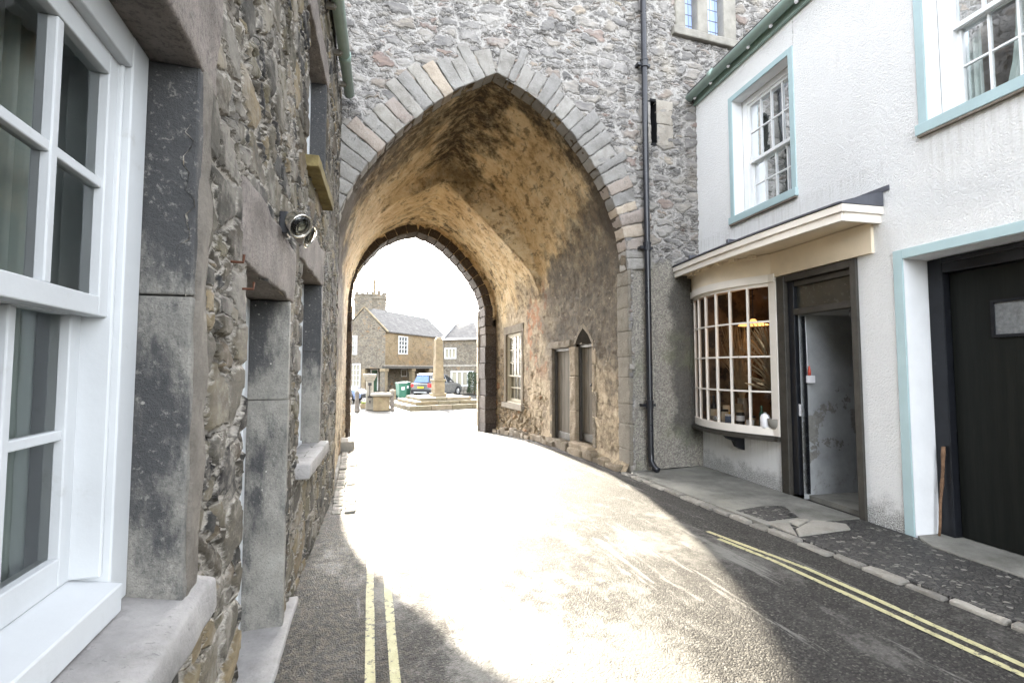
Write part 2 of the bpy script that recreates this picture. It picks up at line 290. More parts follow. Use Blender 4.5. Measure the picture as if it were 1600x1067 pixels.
    M['cream_paint'] = flat('cream_paint', (0.74, 0.64, 0.49), 0.5, 0.35, vary=0.08, scale=3, bump=0.06, bscale=30, dirt=((0.30, 0.24, 0.17), 7, 0.64, 0.85))
    M['pale_cream'] = flat('pale_cream_paint', (0.76, 0.71, 0.64), 0.45, 0.4, vary=0.05, scale=4, dirt=((0.4, 0.35, 0.28), 8, 0.66, 0.85))
    M['dull_cream'] = flat('dull_cream_paint', (0.42, 0.375, 0.28), 0.6, 0.2, vary=0.1, scale=5)
    M['blue_paint'] = flat('duck_egg_paint', (0.37, 0.485, 0.50), 0.5, 0.35, vary=0.07, scale=3, bump=0.06, bscale=40, dirt=((0.30, 0.40, 0.40), 9, 0.66, 0.8))
    M['green_gutter'] = flat('sage_green_paint', (0.28, 0.375, 0.33), 0.38, 0.5, vary=0.12, scale=5, dirt=((0.35, 0.38, 0.33), 10, 0.62, 0.8))
    M['black_paint'] = flat('black_gloss_paint', (0.009, 0.010, 0.013), 0.4, 0.35, vary=0.3, scale=6, dirt=((0.06, 0.06, 0.065), 14, 0.6, 0.8))
    M['dark_timber'] = flat('dark_brown_timber', (0.040, 0.036, 0.030), 0.55, 0.4, vary=0.3, scale=7, bump=0.2, bscale=25, dirt=((0.09, 0.08, 0.07), 12, 0.6, 0.8))
    k = NB('black_door', 0.55, 0.2)
    c = k.ramp(k.noise(k.vm('MULTIPLY', k.obj, (14, 14, 0.8)), 1.0, 7, 0.7), [(0.3, (0.004, 0.005, 0.0045)), (0.65, (0.010, 0.011, 0.009)), (0.85, (0.026, 0.021, 0.016))])
    k.col(c); k.bump(k.noise(k.vm('MULTIPLY', k.obj, (60, 60, 3)), 1, 5), 0.25, 0.006); M['black_door'] = k.m
    k = NB('weathered_planks', 0.8, 0.25)
    u, v, _ = k.sep(k.uv)
    pl = k.math('FRACT', k.math('MULTIPLY', u, 5.6)); g = k.math('MINIMUM', pl, k.math('SUBTRACT', 1, pl))
    c = k.ramp(k.noise(k.vm('MULTIPLY', k.uv, (20, 1.2, 1)), 1.0, 7, 0.7), [(0.3, (0.10, 0.088, 0.07)), (0.7, (0.21, 0.187, 0.152))])
    c = k.mix(k.step(g, 0.05, 0.02), c, (0.02, 0.018, 0.015)); k.col(c)
    k.bump(k.math('ADD', k.step(g, 0.0, 0.07), k.math('MULTIPLY', k.noise(k.vm('MULTIPLY', k.uv, (50, 3, 1)), 1, 5), 0.4)), 0.6, 0.012); M['planks'] = k.m
    M['matte_black'] = flat('sooty_board', (0.03, 0.027, 0.023), 1.0, 0.0, vary=0.3)
    M['lead'] = flat('lead_sheet', (0.10, 0.105, 0.125), 0.5, 0.5, 0.3, vary=0.2, scale=5)
    M['iron'] = flat('black_iron', (0.012, 0.013, 0.017), 0.3, 0.5, vary=0.3, scale=4)
    M['chrome'] = flat('polished_metal', (0.75, 0.74, 0.70), 0.16, 0.5, 1.0, vary=0.05)
    M['lens'] = glassmat('lamp_lens', (0.8, 0.8, 0.75), 1.6, 0.06)
    M['glass'] = glassmat('window_glass', (0.88, 0.90, 0.88), 0.9)
    M['old_glass'] = glassmat('old_glass', (0.75, 0.74, 0.66), 0.10, 0.15)
    M['shop_glass'] = glassmat('shop_glass', (0.86, 0.86, 0.84), 0.7)
    M['frosted'] = flat('patterned_glass', (0.16, 0.165, 0.165), 0.18, 0.6, vary=0.25, scale=30, bump=0.7, bscale=120)
    M['dark_room'] = flat('dim_room', (0.40, 0.35, 0.26), 0.9, 0.1, vary=0.35, scale=2)
    M['shop_back'] = flat('brown_shop_wall', (0.26, 0.165, 0.09), 0.85, 0.15, vary=0.6, scale=2.2, dirt=((0.07, 0.05, 0.035), 3.5, 0.48, 0.6))
    def cloth(name, c):
        k = NB(name, 0.9, 0.1); k.col(k.ramp(k.noise(k.vm('MULTIPLY', k.obj, (14, 14, 0.5)), 1, 3), [(0.3, tuple(x * 0.7 for x in c)), (0.7, c)]))
        return k.m
    M['curtain'] = cloth('grey_green_curtain', (0.60, 0.68, 0.66)); M['pale_curtain'] = cloth('pale_curtain', (0.80, 0.83, 0.77))
    M['cream_blind'] = cloth('cream_blind', (0.36, 0.34, 0.27)); M['brown_blind'] = cloth('brown_blind', (0.26, 0.24, 0.18))
    M['leaded'] = None
    k = NB('leaded_glass', 0.12, 0.6)
    u, v, _ = k.sep(k.uv)
    def line(x, s): f = k.math('FRACT', k.math('MULTIPLY', x, s)); return k.math('MINIMUM', f, k.math('SUBTRACT', 1, f))
    g = k.math('MINIMUM', line(u, 9.0), line(v, 5.2)); c = k.mix(k.step(g, 0.04, 0.07), (0.10, 0.11, 0.14), (0.35, 0.45, 0.72))
    k.col(c); k.ro(k.lin(g, 0.04, 0.07, 0.6, 0.1)); k.bump(k.noise(k.uv, 12, 2), 0.2, 0.02); M['leaded'] = k.m
    # road
    k = NB('asphalt', 0.6, 0.5)
    x, y, z = k.sep(k.obj)
    ps = k.vm('MULTIPLY', k.obj, (1.0, 0.55, 1.0))
    agg = k.voro(k.obj, 95, 'F1', 'Color'); ad = k.voro(k.obj, 95, 'F1', 'Distance')
    c = k.ramp(k.sep(agg)[0], [(0.0, (0.022, 0.021, 0.020)), (0.5, (0.038, 0.036, 0.033)), (0.88, (0.055, 0.052, 0.047)), (1, (0.105, 0.099, 0.089))])
    trk = k.math('MULTIPLY', k.math('MULTIPLY', k.step(x, 0.35, 0.8), k.step(x, 2.3, 1.6)), 0.13)
    worn = k.step(k.math('ADD', k.math('ADD', k.noise(ps, 0.75, 9, 0.70), trk), k.math('MULTIPLY', k.math('SUBTRACT', k.noise(k.obj, 9, 8, 0.75), 0.5), 0.30)), 0.50, 0.66)
    c = k.mix(k.math('MULTIPLY', worn, 0.75), c, k.mix(k.noise(k.obj, 60, 4, 0.7), (0.085, 0.082, 0.075), (0.175, 0.169, 0.154)))
    dustn = k.math('ADD', x, k.math('MULTIPLY', k.math('SUBTRACT', k.noise(k.obj, 1.7, 7, 0.7), 0.5), 1.3))
    grit = k.math('MULTIPLY', k.math('SUBTRACT', 1, k.step(dustn, 0.0, 0.5)), k.step(k.noise(k.obj, 22, 7, 0.75), 0.42, 0.62))
    c = k.mix(k.math('MULTIPLY', grit, 0.5), c, (0.17, 0.148, 0.11))
    c = k.mix(k.math('MULTIPLY', k.step(k.noise(k.vm('MULTIPLY', k.obj, (4.2, 0.42, 1)), 1.0, 9, 0.76), 0.565, 0.62), 0.6), c, (0.20, 0.193, 0.178))
    k.col(c)
    k.ro(k.mf(worn, k.lin(k.noise(k.obj, 3, 5), 0.3, 0.7, 0.64, 0.80), k.lin(k.noise(k.obj, 1.3, 4), 0.35, 0.65, 0.5, 0.66)))
    k.set(k.b.inputs['Specular IOR Level'], k.mf(worn, 0.12, 0.17))
    hb = k.math('ADD', k.math('MULTIPLY', ad, -0.9), k.math('MULTIPLY', k.noise(k.obj, 18, 8, 0.75), 1.5))
    hb = k.mf(k.math('MULTIPLY', worn, 0.72), hb, k.math('MULTIPLY', k.noise(k.obj, 30, 6, 0.6), 0.9))
    k.bump(hb, 0.8, 0.011); M['asphalt'] = k.m
    k = NB('yellow_paint', 0.7, 0.3)
    c = k.ramp(k.noise(k.obj, 12, 6, 0.7), [(0.3, (0.33, 0.305, 0.165)), (0.7, (0.46, 0.43, 0.25))])
    eu = k.sep(k.uv)[0]; ed = k.math('ABSOLUTE', k.math('SUBTRACT', k.math('MULTIPLY', eu, 20.0), 0.5))
    wear = k.step(k.math('ADD', k.math('ADD', k.noise(k.obj, 26, 8, 0.78), k.math('MULTIPLY', ed, 0.12)), k.math('MULTIPLY', k.math('SUBTRACT', k.noise(k.obj, 2.5, 4), 0.5), 0.25)), 0.585, 0.625)
    c = k.mix(k.math('MULTIPLY', wear, 0.9), c, (0.07, 0.068, 0.062)); k.col(c)
    k.bump(k.noise(k.obj, 60, 5, 0.7), 0.5, 0.008); M['yellow_line'] = k.m
    k = NB('pavement_concrete', 0.75, 0.3)
    c = k.ramp(k.noise(k.obj, 1.8, 8, 0.68), [(0.3, (0.10, 0.098, 0.082)), (0.5, (0.19, 0.185, 0.165)), (0.68, (0.28, 0.27, 0.24))])
    c = k.mix(k.math('MULTIPLY', k.step(k.noise(k.obj, 0.9, 6, 0.7), 0.55, 0.72), 0.5), c, (0.12, 0.125, 0.085))
    c = k.mix(k.math('MULTIPLY', k.step(k.noise(k.obj, 70, 4, 0.7), 0.55, 0.75), 0.4), c, (0.09, 0.088, 0.08))
    k.col(c); k.bump(k.math('ADD', k.noise(k.obj, 40, 7, 0.7), k.math('MULTIPLY', k.noise(k.obj, 5, 6, 0.7), 1.5)), 0.8, 0.014); M['concrete'] = k.m
    k = NB('pebble_cobbles', 0.62, 0.4)
    d = k.voro(k.vm('MULTIPLY', k.obj, (1, 1, 0.3)), 26, 'DISTANCE_TO_EDGE', 'Distance'); cc = k.voro(k.vm('MULTIPLY', k.obj, (1, 1, 0.3)), 26, 'F1', 'Color')
    r = k.sep(cc)
    c = k.ramp(r[0], [(0, (0.035, 0.034, 0.032)), (0.7, (0.07, 0.067, 0.062)), (0.86, (0.10, 0.095, 0.085)), (1, (0.26, 0.245, 0.22))])
    pbm = k.step(d, 0.04, 0.16); c = k.mix(pbm, (0.022, 0.021, 0.02), c); k.col(c)
    k.bump(k.math('ADD', pbm, k.math('MULTIPLY', k.noise(k.obj, 60, 4), 0.3)), 0.9, 0.012); M['cobbles'] = k.m
    # square
    M['far_rubble'] = rubble('far_rubble', 0.24, 1.6, [(0, (0.11, 0.095, 0.077)), (0.4, (0.18, 0.158, 0.125)), (0.75, (0.145, 0.13, 0.112)), (0.9, (0.23, 0.19, 0.14)), (1, (0.25, 0.15, 0.075))], (0.25, 0.226, 0.185), depth=0.0, lime=0.3)
    M['sandstone'] = rubble('sandstone_blocks', 0.38, 1.5, [(0, (0.19, 0.145, 0.088)), (0.4, (0.25, 0.19, 0.115)), (0.75, (0.22, 0.175, 0.12)), (1, (0.30, 0.205, 0.11))], (0.26, 0.215, 0.145), joint=(0.004, 0.03), depth=0.0, warp=0.12, smallamt=0.25)
    k = NB('slate_roof', 0.75, 0.25)
    br = k.nd('ShaderNodeTexBrick'); k.set(br.inputs['Vector'], k.uv); br.inputs['Scale'].default_value = 1.0
    k.set(br.inputs['Color1'], (0.055, 0.052, 0.05)); k.set(br.inputs['Color2'], (0.095, 0.09, 0.085)); k.set(br.inputs['Mortar'], (0.03, 0.03, 0.032))
    br.inputs['Brick Width'].default_value = 0.32; br.inputs['Row Height'].default_value = 0.2; br.inputs['Mortar Size'].default_value = 0.012
    c = k.mix(k.math('MULTIPLY', k.step(k.noise(k.uv, 2.2, 6, 0.7), 0.6, 0.72), 0.6), br.outputs[0], (0.22, 0.215, 0.20))
    k.col(c); k.bump(br.outputs[1], -0.5, 0.03); M['slate'] = k.m
    M['weathered_stone'] = flat('weathered_stone', (0.20, 0.16, 0.105), 0.9, 0.2, vary=0.3, scale=3, bump=0.4, bscale=14, dirt=((0.20, 0.19, 0.11), 4, 0.5, 0.75))
    M['grey_stone'] = flat('grey_limestone', (0.26, 0.245, 0.215), 0.9, 0.2, vary=0.25, scale=4, bump=0.4, bscale=16, dirt=((0.2, 0.19, 0.15), 5, 0.5, 0.75))
    M['moss'] = flat('moss', (0.16, 0.20, 0.05), 0.95, 0.1, vary=0.4, scale=8, bump=0.8, bscale=30)
    M['car_grey'] = flat('grey_car_paint', (0.20, 0.20, 0.195), 0.25, 0.6, 0.5, vary=0.02)
    M['car_blue'] = flat('blue_car_paint', (0.16, 0.22, 0.36), 0.25, 0.6, 0.3, vary=0.02)
    M['car_glass'] = flat('car_glass', (0.015, 0.02, 0.025), 0.06, 0.9, vary=0.1)
    M['rear_glass'] = flat('rear_glass', (0.10, 0.16, 0.30), 0.25, 0.4, vary=0.1)
    M['tyre'] = flat('tyre_rubber', (0.015, 0.015, 0.016), 0.8, 0.2)
    M['alloy'] = flat('alloy_wheel', (0.5, 0.5, 0.5), 0.3, 0.5, 0.9)
    M['plastic_black'] = flat('black_plastic', (0.025, 0.025, 0.027), 0.6, 0.3)
    M['silver_trim'] = flat('silver_trim', (0.5, 0.5, 0.5), 0.35, 0.5, 0.6)
    M['red_lens'] = flat('red_lens', (0.62, 0.03, 0.03), 0.2, 0.6)
    M['clear_lens'] = flat('clear_lens', (0.7, 0.72, 0.74), 0.12, 0.6)
    M['plate'] = flat('yellow_plate', (0.75, 0.48, 0.03), 0.4, 0.4, vary=0.05)
    M['bin_green'] = flat('green_bin_plastic', (0.035, 0.13, 0.085), 0.5, 0.4, vary=0.12)
    M['door_green'] = flat('green_door_paint', (0.03, 0.09, 0.05), 0.5, 0.4)
    M['iron_grey'] = flat('weathered_bollard_iron', (0.13, 0.115, 0.10), 0.55, 0.4, 0.2, vary=0.3)
    M['hedge'] = flat('dark_hedge_leaf', (0.035, 0.055, 0.025), 0.7, 0.3, vary=0.4, scale=20)
    M['bark'] = flat('stick_bark', (0.17, 0.10, 0.06), 0.8, 0.2, vary=0.4, scale=18, bump=0.5, bscale=60)
    M['red_plastic'] = flat('red_plastic', (0.55, 0.08, 0.05), 0.4, 0.4)
    M['white_plastic'] = flat('white_plastic', (0.75, 0.74, 0.76), 0.4, 0.4, vary=0.04)
    M['lampshade'] = emis('lit_lampshade', (1.0, 0.50, 0.16), .15)
    M['dried'] = flat('dried_grass', (0.34, 0.265, 0.165), 0.85, 0.2, vary=0.3)
    M['lit_interior'] = flat('lit_interior_pane', (0.65, 0.6, 0.4), 0.8, 0.2)  # glow of the lit porch rooms put into the pane colour
build_materials()

# ------------------------------------------------------------------ objects
FR = {}                                  # object name -> frame of its thing (world matrix)
def tag(o, label=None, cat=None, group=None, kind=None):
    for k, v in (('label', label), ('category', cat), ('group', group), ('kind', kind)):
        if v: o[k] = v
    return o
def thing(name, label, cat, loc=(0, 0, 0), rz=0.0, group=None):
    o = bpy.data.objects.new(name, None); COL.objects.link(o); o.location = loc; o.rotation_euler = (0, 0, rz); o.empty_display_size = 0.2
    FR[o.name] = Matrix.Translation(loc) @ Matrix.Rotation(rz, 4, 'Z')
    return tag(o, label, cat, group)
class Fr:
    """a wall frame: u along the wall, n out of it, z up"""
    def __init__(s, o, u, n): s.o = Vector((o[0], o[1], 0)); s.u = Vector((u[0], u[1], 0)).normalized(); s.n = Vector((n[0], n[1], 0)).normalized()
    def p(s, u, n, z): q = s.o + s.u * u + s.n * n; return Vector((q.x, q.y, z))
WORLD = Fr((0, 0), (1, 0), (0, 1))
class MB:
    def __init__(s): s.v = []; s.f = []; s.mi = []; s.luv = []; s.cur = 0; s.st = []
    def add(s, vs, fs, uvs=None):
        b = len(s.v); s.st.append((b, len(s.f))); s.v += [Vector(v) for v in vs]
        for i, f in enumerate(fs):
            s.f.append([b + j for j in f]); s.mi.append(s.cur); s.luv.append(uvs[i] if uvs else None)
        return s
    def hexa(s, c, seg=1, amp=0.0, freq=6.0, seed=0.0):
        """c: 8 corners, index = x + 2y + 4z; subdivided, jittered so that stones are uneven"""
        c = [Vector(q) for q in c]; n = seg
        L = [max((c[1] - c[0]).length, 1e-4), max((c[2] - c[0]).length, 1e-4), max((c[4] - c[0]).length, 1e-4)]
        if n > 1:
            ref = max(L) / n; N = [max(1, min(24, round(l / ref))) for l in L]
            if amp: N = [max(2, q) for q in N]
        else: N = [1, 1, 1]
        idx = {}; vs = []
        def vert(i, j, k):
            if (i, j, k) in idx: return idx[(i, j, k)]
            a, b, d = i / N[0], j / N[1], k / N[2]
            p = Vector((0, 0, 0))
            for q in range(8):
                w = (a if q & 1 else 1 - a) * (b if q & 2 else 1 - b) * (d if q & 4 else 1 - d)
                p += c[q] * w
            if amp: p += noise.noise_vector(p * freq + Vector((seed, seed * 1.7, 3.1))) * amp
            idx[(i, j, k)] = len(vs); vs.append(p); return idx[(i, j, k)]
        fs = []
        def face(ax, side):
            o = [q for q in range(3) if q != ax]
            for a in range(N[o[0]]):
                for b in range(N[o[1]]):
                    q = []
                    for da, db in ((0, 0), (1, 0), (1, 1), (0, 1)):
                        t = [0, 0, 0]; t[ax] = side * N[ax]; t[o[0]] = a + da; t[o[1]] = b + db; q.append(vert(*t))
                    flip = (side == 0) ^ (ax == 1)
                    fs.append(q[::-1] if flip else q)
        for ax in range(3):
            for sd in (0, 1): face(ax, sd)
        # keep outward normals when the frame is left handed
        if (c[1] - c[0]).cross(c[2] - c[0]).dot(c[4] - c[0]) < 0: fs = [f[::-1] for f in fs]
        return s.add(vs, fs)
    def box(s, fr, u0, u1, n0, n1, z0, z1, seg=1, amp=0.0, freq=6.0, seed=0.0):
        return s.hexa([fr.p((u1 if q & 1 else u0), (n1 if q & 2 else n0), (z1 if q & 4 else z0)) for q in range(8)], seg, amp, freq, seed)
    def grid(s, P, us, vs, holes=(), uvf=None, flip=False):
        nu, nv = len(us), len(vs)
        pts = [P(u, v) for v in vs for u in us]; fs = []; uvs = []
        for j in range(nv - 1):
            for i in range(nu - 1):
                cu, cv = (us[i] + us[i + 1]) / 2, (vs[j] + vs[j + 1]) / 2
                if any(h[0] < cu < h[1] and h[2] < cv < h[3] for h in holes): continue
                q = [(i, j), (i + 1, j), (i + 1, j + 1), (i, j + 1)]
                if flip: q = q[::-1]
                fs.append([b * nu + a for a, b in q]); uvs.append([(uvf(us[a], vs[b]) if uvf else (us[a], vs[b])) for a, b in q])
        return s.add(pts, fs, uvs)
    def poly(s, pts, n):
        """prism: polygon pts extruded by vector n"""
        k = len(pts); n = Vector(n); vs = [Vector(p) for p in pts] + [Vector(p) + n for p in pts]
        nor = Vector((0, 0, 0))
        for i in range(k): nor += vs[i].cross(vs[(i + 1) % k])
        fl = nor.dot(n) > 0
        fs = [list(range(k)), list(range(2 * k - 1, k - 1, -1))] + [[i, k + i, k + (i + 1) % k, (i + 1) % k] for i in range(k)]
        if fl: fs = [f[::-1] for f in fs]
        return s.add(vs, fs)
    def tube(s, path, r, n=10, cap=True):
        path = [Vector(p) for p in path]; vs = []; fs = []
        rs = r if isinstance(r, (list, tuple)) else [r] * len(path)
        ref = None
        for i, p in enumerate(path):
            t = (path[min(i + 1, len(path) - 1)] - path[max(i - 1, 0)]).normalized()
            if ref is None: ref = Vector((0, 0, 1)) if abs(t.z) < 0.9 else Vector((1, 0, 0))
            a = t.cross(ref).normalized(); b = t.cross(a).normalized(); ref = a.cross(t)
            for j in range(n):
                an = 2 * math.pi * j / n; vs.append(p + (a * math.cos(an) + b * math.sin(an)) * rs[i])
        for i in range(len(path) - 1):
            for j in range(n):
                k = (j + 1) % n; fs.append([i * n + j, i * n + k, (i + 1) * n + k, (i + 1) * n + j])
        if cap: fs += [list(range(n))[::-1], [(len(path) - 1) * n + j for j in range(n)]]
        return s.add(vs, fs)
    def lathe(s, c, prof, n=16, ax='z'):
        """prof: (radius, height) from bottom to top about a vertical axis at c (ax: a unit vector for other axes)"""
        c = Vector(c); vs = []; fs = []
        A = Vector((0, 0, 1)) if ax == 'z' else Vector(ax).normalized()
        X = A.orthogonal().normalized(); Y = A.cross(X)
        for r, h in prof:
            for j in range(n):
                an = 2 * math.pi * j / n; vs.append(c + A * h + (X * math.cos(an) + Y * math.sin(an)) * max(r, 1e-4))
        for i in range(len(prof) - 1):
            for j in range(n):
                k = (j + 1) % n; fs.append([i * n + j, i * n + k, (i + 1) * n + k, (i + 1) * n + j])
        fs += [list(range(n))[::-1], [(len(prof) - 1) * n + j for j in range(n)]]
        return s.add(vs, fs)
    def build_each(s, name, mats, parent=None, **kw):
        """every added piece becomes a mesh of its own"""
        out = []
        for i, (v0, f0) in enumerate(s.st):
            v1, f1 = s.st[i + 1] if i + 1 < len(s.st) else (len(s.v), len(s.f))
            q = MB(); q.v = s.v[v0:v1]; q.f = [[j - v0 for j in f] for f in s.f[f0:f1]]; q.mi = s.mi[f0:f1]; q.luv = s.luv[f0:f1]
            out.append(q.build(name, mats, parent, **kw))
        return out
    def build(s, name, mats, parent=None, smooth=False, bevel=0.0, kind=None, loc=None):
        if not isinstance(mats, (list, tuple)): mats = [mats]
        if parent is not None: fm = FR[parent.name]
        else: fm = Matrix.Translation(loc) if loc else Matrix.Identity(4)
        inv = fm.inverted()
        me = bpy.data.meshes.new(name); vv = [inv @ v for v in s.v]
        me.from_pydata(vv, [], s.f); me.update()
        uvl = me.uv_layers.new(name='UVMap')
        for p, u, mi in zip(me.polygons, s.luv, s.mi):
            p.material_index = mi; p.use_smooth = smooth
            nz = p.normal
            for q, li in enumerate(p.loop_indices):
                if u: uvl.data[li].uv = u[q]
                else:
                    co = vv[me.loops[li].vertex_index]
                    if abs(nz.z) > max(abs(nz.x), abs(nz.y)): t = (co.x, co.y)
                    elif abs(nz.x) > abs(nz.y): t = (co.y, co.z)
                    else: t = (co.x, co.z)
                    uvl.data[li].uv = t
        for m in mats: me.materials.append(m)
        o = bpy.data.objects.new(name, me); COL.objects.link(o)
        if parent is not None: o.parent = parent
        elif loc: o.location = loc
        FR[o.name] = fm
        if bevel:
            b = o.modifiers.new('bevel', 'BEVEL'); b.width = bevel; b.segments = 2; b.limit_method = 'ANGLE'; b.angle_limit = R(50)
        if kind: o['kind'] = kind
        return o
def lines(a, b, step, *cuts):
    ks = sorted({a, b, *[c for c in cuts if a < c < b]}); out = []
    for x, y in zip(ks[:-1], ks[1:]):
        n = max(1, round((y - x) / step)); out += [x + (y - x) * i / n for i in range(n)]
    return out + [b]
def copy_tree(o, parent=None):
    c = o.copy(); COL.objects.link(c); c.parent = parent
    if parent is None: FR[c.name] = FR[o.name]
    for ch in list(o.children): copy_tree(ch, c)
    return c
def ground(y):
    t = min(1, max(0, (y - 8.5) / 8.5)); return -0.45 * t * t * (3 - 2 * t)

def sash(mb, fr, u0, u1, z0, z1, n, cols, rows, stile=0.045, bar=0.02, bot=0.06, top=0.045, t=0.04):
    mb.box(fr, u0, u0 + stile, n - t, n, z0, z1); mb.box(fr, u1 - stile, u1, n - t, n, z0, z1)
    mb.box(fr, u0 + stile, u1 - stile, n - t, n, z0, z0 + bot); mb.box(fr, u0 + stile, u1 - stile, n - t, n, z1 - top, z1)
    a, b, c, d = u0 + stile, u1 - stile, z0 + bot, z1 - top
    for i in range(1, cols):
        x = a + (b - a) * i / cols; mb.box(fr, x - bar / 2, x + bar / 2, n - t + 0.004, n - 0.003, c, d)
    for j in range(1, rows):
        y = c + (d - c) * j / rows; mb.box(fr, a, b, n - t + 0.007, n - 0.006, y - bar / 2, y + bar / 2)
def curtain_mb(fr, u0, u1, z0, z1, n, waves=5, amp=0.025, gather=0.0):
    mb = MB(); nu = waves * 8
    us = [u0 + (u1 - u0) * i / nu for i in range(nu + 1)]; vs = [z0 + (z1 - z0) * i / 6 for i in range(7)]
    def P(u, v):
        f = (v - z0) / (z1 - z0); uu = u0 + (u - u0) * (1 - gather * (1 - f) * f * 2)
        return fr.p(uu, n + amp * math.sin((u - u0) / (u1 - u0) * waves * 2 * math.pi + f), v)
    return mb.grid(P, us, vs)
def sash_window(parent, fr, u0, u1, z0, z1, depth, cols, rup, rlo, meet, fw=0.06, mat='white_paint', curtains=(), cm='curtain', bar=0.02, stile=0.045, room=0.9, lower_in=0.045, sillh=0.05, botrail=0.06, glass='glass'):
    """box sash window: frame with its sill board, two sashes, panes, curtains and the dim room behind"""
    n = -depth; m = MB()
    m.box(fr, u0, u0 + fw, n - 0.14, n + 0.025, z0, z1); m.box(fr, u1 - fw, u1, n - 0.14, n + 0.025, z0, z1)
    m.box(fr, u0 + fw, u1 - fw, n - 0.14, n + 0.024, z1 - fw * 0.9, z1)
    m.hexa([fr.p(a, b, c) for c, b, a in ((z0, n - .14, u0 + fw), (z0, n - .14, u1 - fw), (z0, n + .05, u0 + fw), (z0, n + .05, u1 - fw), (z0 + sillh + .015, n - .14, u0 + fw), (z0 + sillh + .015, n - .14, u1 - fw), (z0 + sillh - .02, n + .05, u0 + fw), (z0 + sillh - .02, n + .05, u1 - fw))])
    # staff bead round the frame
    for a, b in ((u0 + fw, u0 + fw + .012), (u1 - fw - .012, u1 - fw)): m.box(fr, a, b, n - .10, n + .01, z0 + sillh, z1 - fw * .9)
    w = m.build('window', M[mat], parent, bevel=0.004)
    a, b = u0 + fw, u1 - fw; zt = z1 - fw * .9
    s = MB(); sash(s, fr, a, b, meet - 0.02, zt, n, cols, rup, stile, bar, 0.045, stile); s.build('upper_sash', M[mat], w, bevel=0.003)
    s = MB(); sash(s, fr, a, b, z0 + sillh, meet + 0.02, n - lower_in, cols, rlo, stile, bar, botrail, 0.04); s.build('lower_sash', M[mat], w, bevel=0.003)
    g = MB(); g.grid(lambda u, v: fr.p(u, n - 0.02, v), [a + .02, b - .02], [meet, zt - .02]); g.grid(lambda u, v: fr.p(u, n - lower_in - .02, v), [a + .02, b - .02], [z0 + sillh + .02, meet]); g.build('pane', M[glass], w)
    for c in curtains:
        curtain_mb(fr, c[0], c[1], z0 + .06, z1 - .04, n - lower_in - 0.10, c[2] if len(c) > 2 else 5, 0.025, c[3] if len(c) > 3 else 0).build('curtain', M[cm], w, smooth=True)
    r = MB(); e = 0.25 if room > 0.5 else 0.02
    q = n - lower_in - 0.09
    r.grid(lambda u, v: fr.p(u, q - room, v), [u0 - e, u1 + e], [z0 - e, z1 + e])
    for uu in (u0 - e, u1 + e): r.grid(lambda x, v: fr.p(uu, x, v), [q - room, q], [z0 - e, z1 + e])
    for zz in (z0 - e, z1 + e): r.grid(lambda u, x: fr.p(u, x, zz), [u0 - e, u1 + e], [q - room, q])
    r.build('room_lining', M['dark_room'], w)
    return w

# ------------------------------------------------------------------ left: stone cottage
PL = [(-.43, -2.2), (-.43, 1.7), (-.395, 3.6), (-.245, 6.42)]
def XL(y):
    for (a, b) in zip(PL[:-1], PL[1:]):
        if y <= b[1]: return a[0] + (b[0] - a[0]) * (y - a[1]) / (b[1] - a[1])
    return PL[-1][0]
def seg(i):
    a, b = PL[i], PL[i + 1]; dx, dy = b[0] - a[0], b[1] - a[1]; d = math.hypot(dx, dy); dx, dy = dx / d, dy / d
    f = Fr((a[0] - dx / dy * a[1], 0), (dx, dy), (dy, -dx)); f.k = 1 / dy
    return f                                     # u = Y (to within a fraction of a percent)
SA, SB, SC = seg(0), seg(1), seg(2)
cot = thing('stone_cottage', 'dark rubble stone cottage with white sash windows, running along the left of the lane', 'cottage', (-.43, 2.0, 0))
ZC = 5.15
H1 = (0.44, 1.477, 0.85, 2.372); H2 = (2.19, 3.22, -0.02, 1.962); H3 = (3.80, 4.78, 0.875, 2.32); H4 = (3.88, 4.78, 3.14, 4.24)
mb = MB()
mb.grid(lambda y, z: Vector((XL(y), y, z)), lines(-2.2, 0.4, .06) [:-1] + lines(0.4, 6.42, 0.02, 1.7, 3.6, *[h[i] for h in (H1, H2, H3, H4) for i in (0, 1)]),
        lines(-0.2, ZC, 0.022, *[h[i] for h in (H1, H2, H3, H4) for i in (2, 3)]), [H1, H2, H3, H4])
mb.build('front_wall', M['cottage_rubble'], cot, smooth=True)
mb = MB()
mb.grid(lambda x, z: Vector((x, -2.2, z)), lines(-6, -.43, .3), lines(-.2, ZC, .3)); mb.grid(lambda x, z: Vector((x, 6.42, z)), lines(-6, -.245, .3), lines(-.2, ZC, .3), flip=True)
mb.grid(lambda y, z: Vector((-6, y, z)), lines(-2.2, 6.42, .5), lines(-.2, ZC, .5), flip=True)
for yy in (-2.2, 6.42): mb.add([(-6, yy, ZC), (-.3, yy, ZC), (-3.1, yy, ZC + 2.4)], [(0, 1, 2)])
mb.build('end_wall', M['far_rubble'], cot)
mb = MB(); ov = .12
for sx, xe in ((1, -.28), (-1, -6.1)):
    mb.hexa([Vector(p) for p in ((xe, -2.3, ZC - .02), (-3.1, -2.3, ZC + 2.42), (xe, 6.42, ZC - .02), (-3.1, 6.42, ZC + 2.42), (xe, -2.3, ZC + .06), (-3.1, -2.3, ZC + 2.5), (xe, 6.42, ZC + .06), (-3.1, 6.42, ZC + 2.5))])
mb.build('roof', M['slate'], cot)
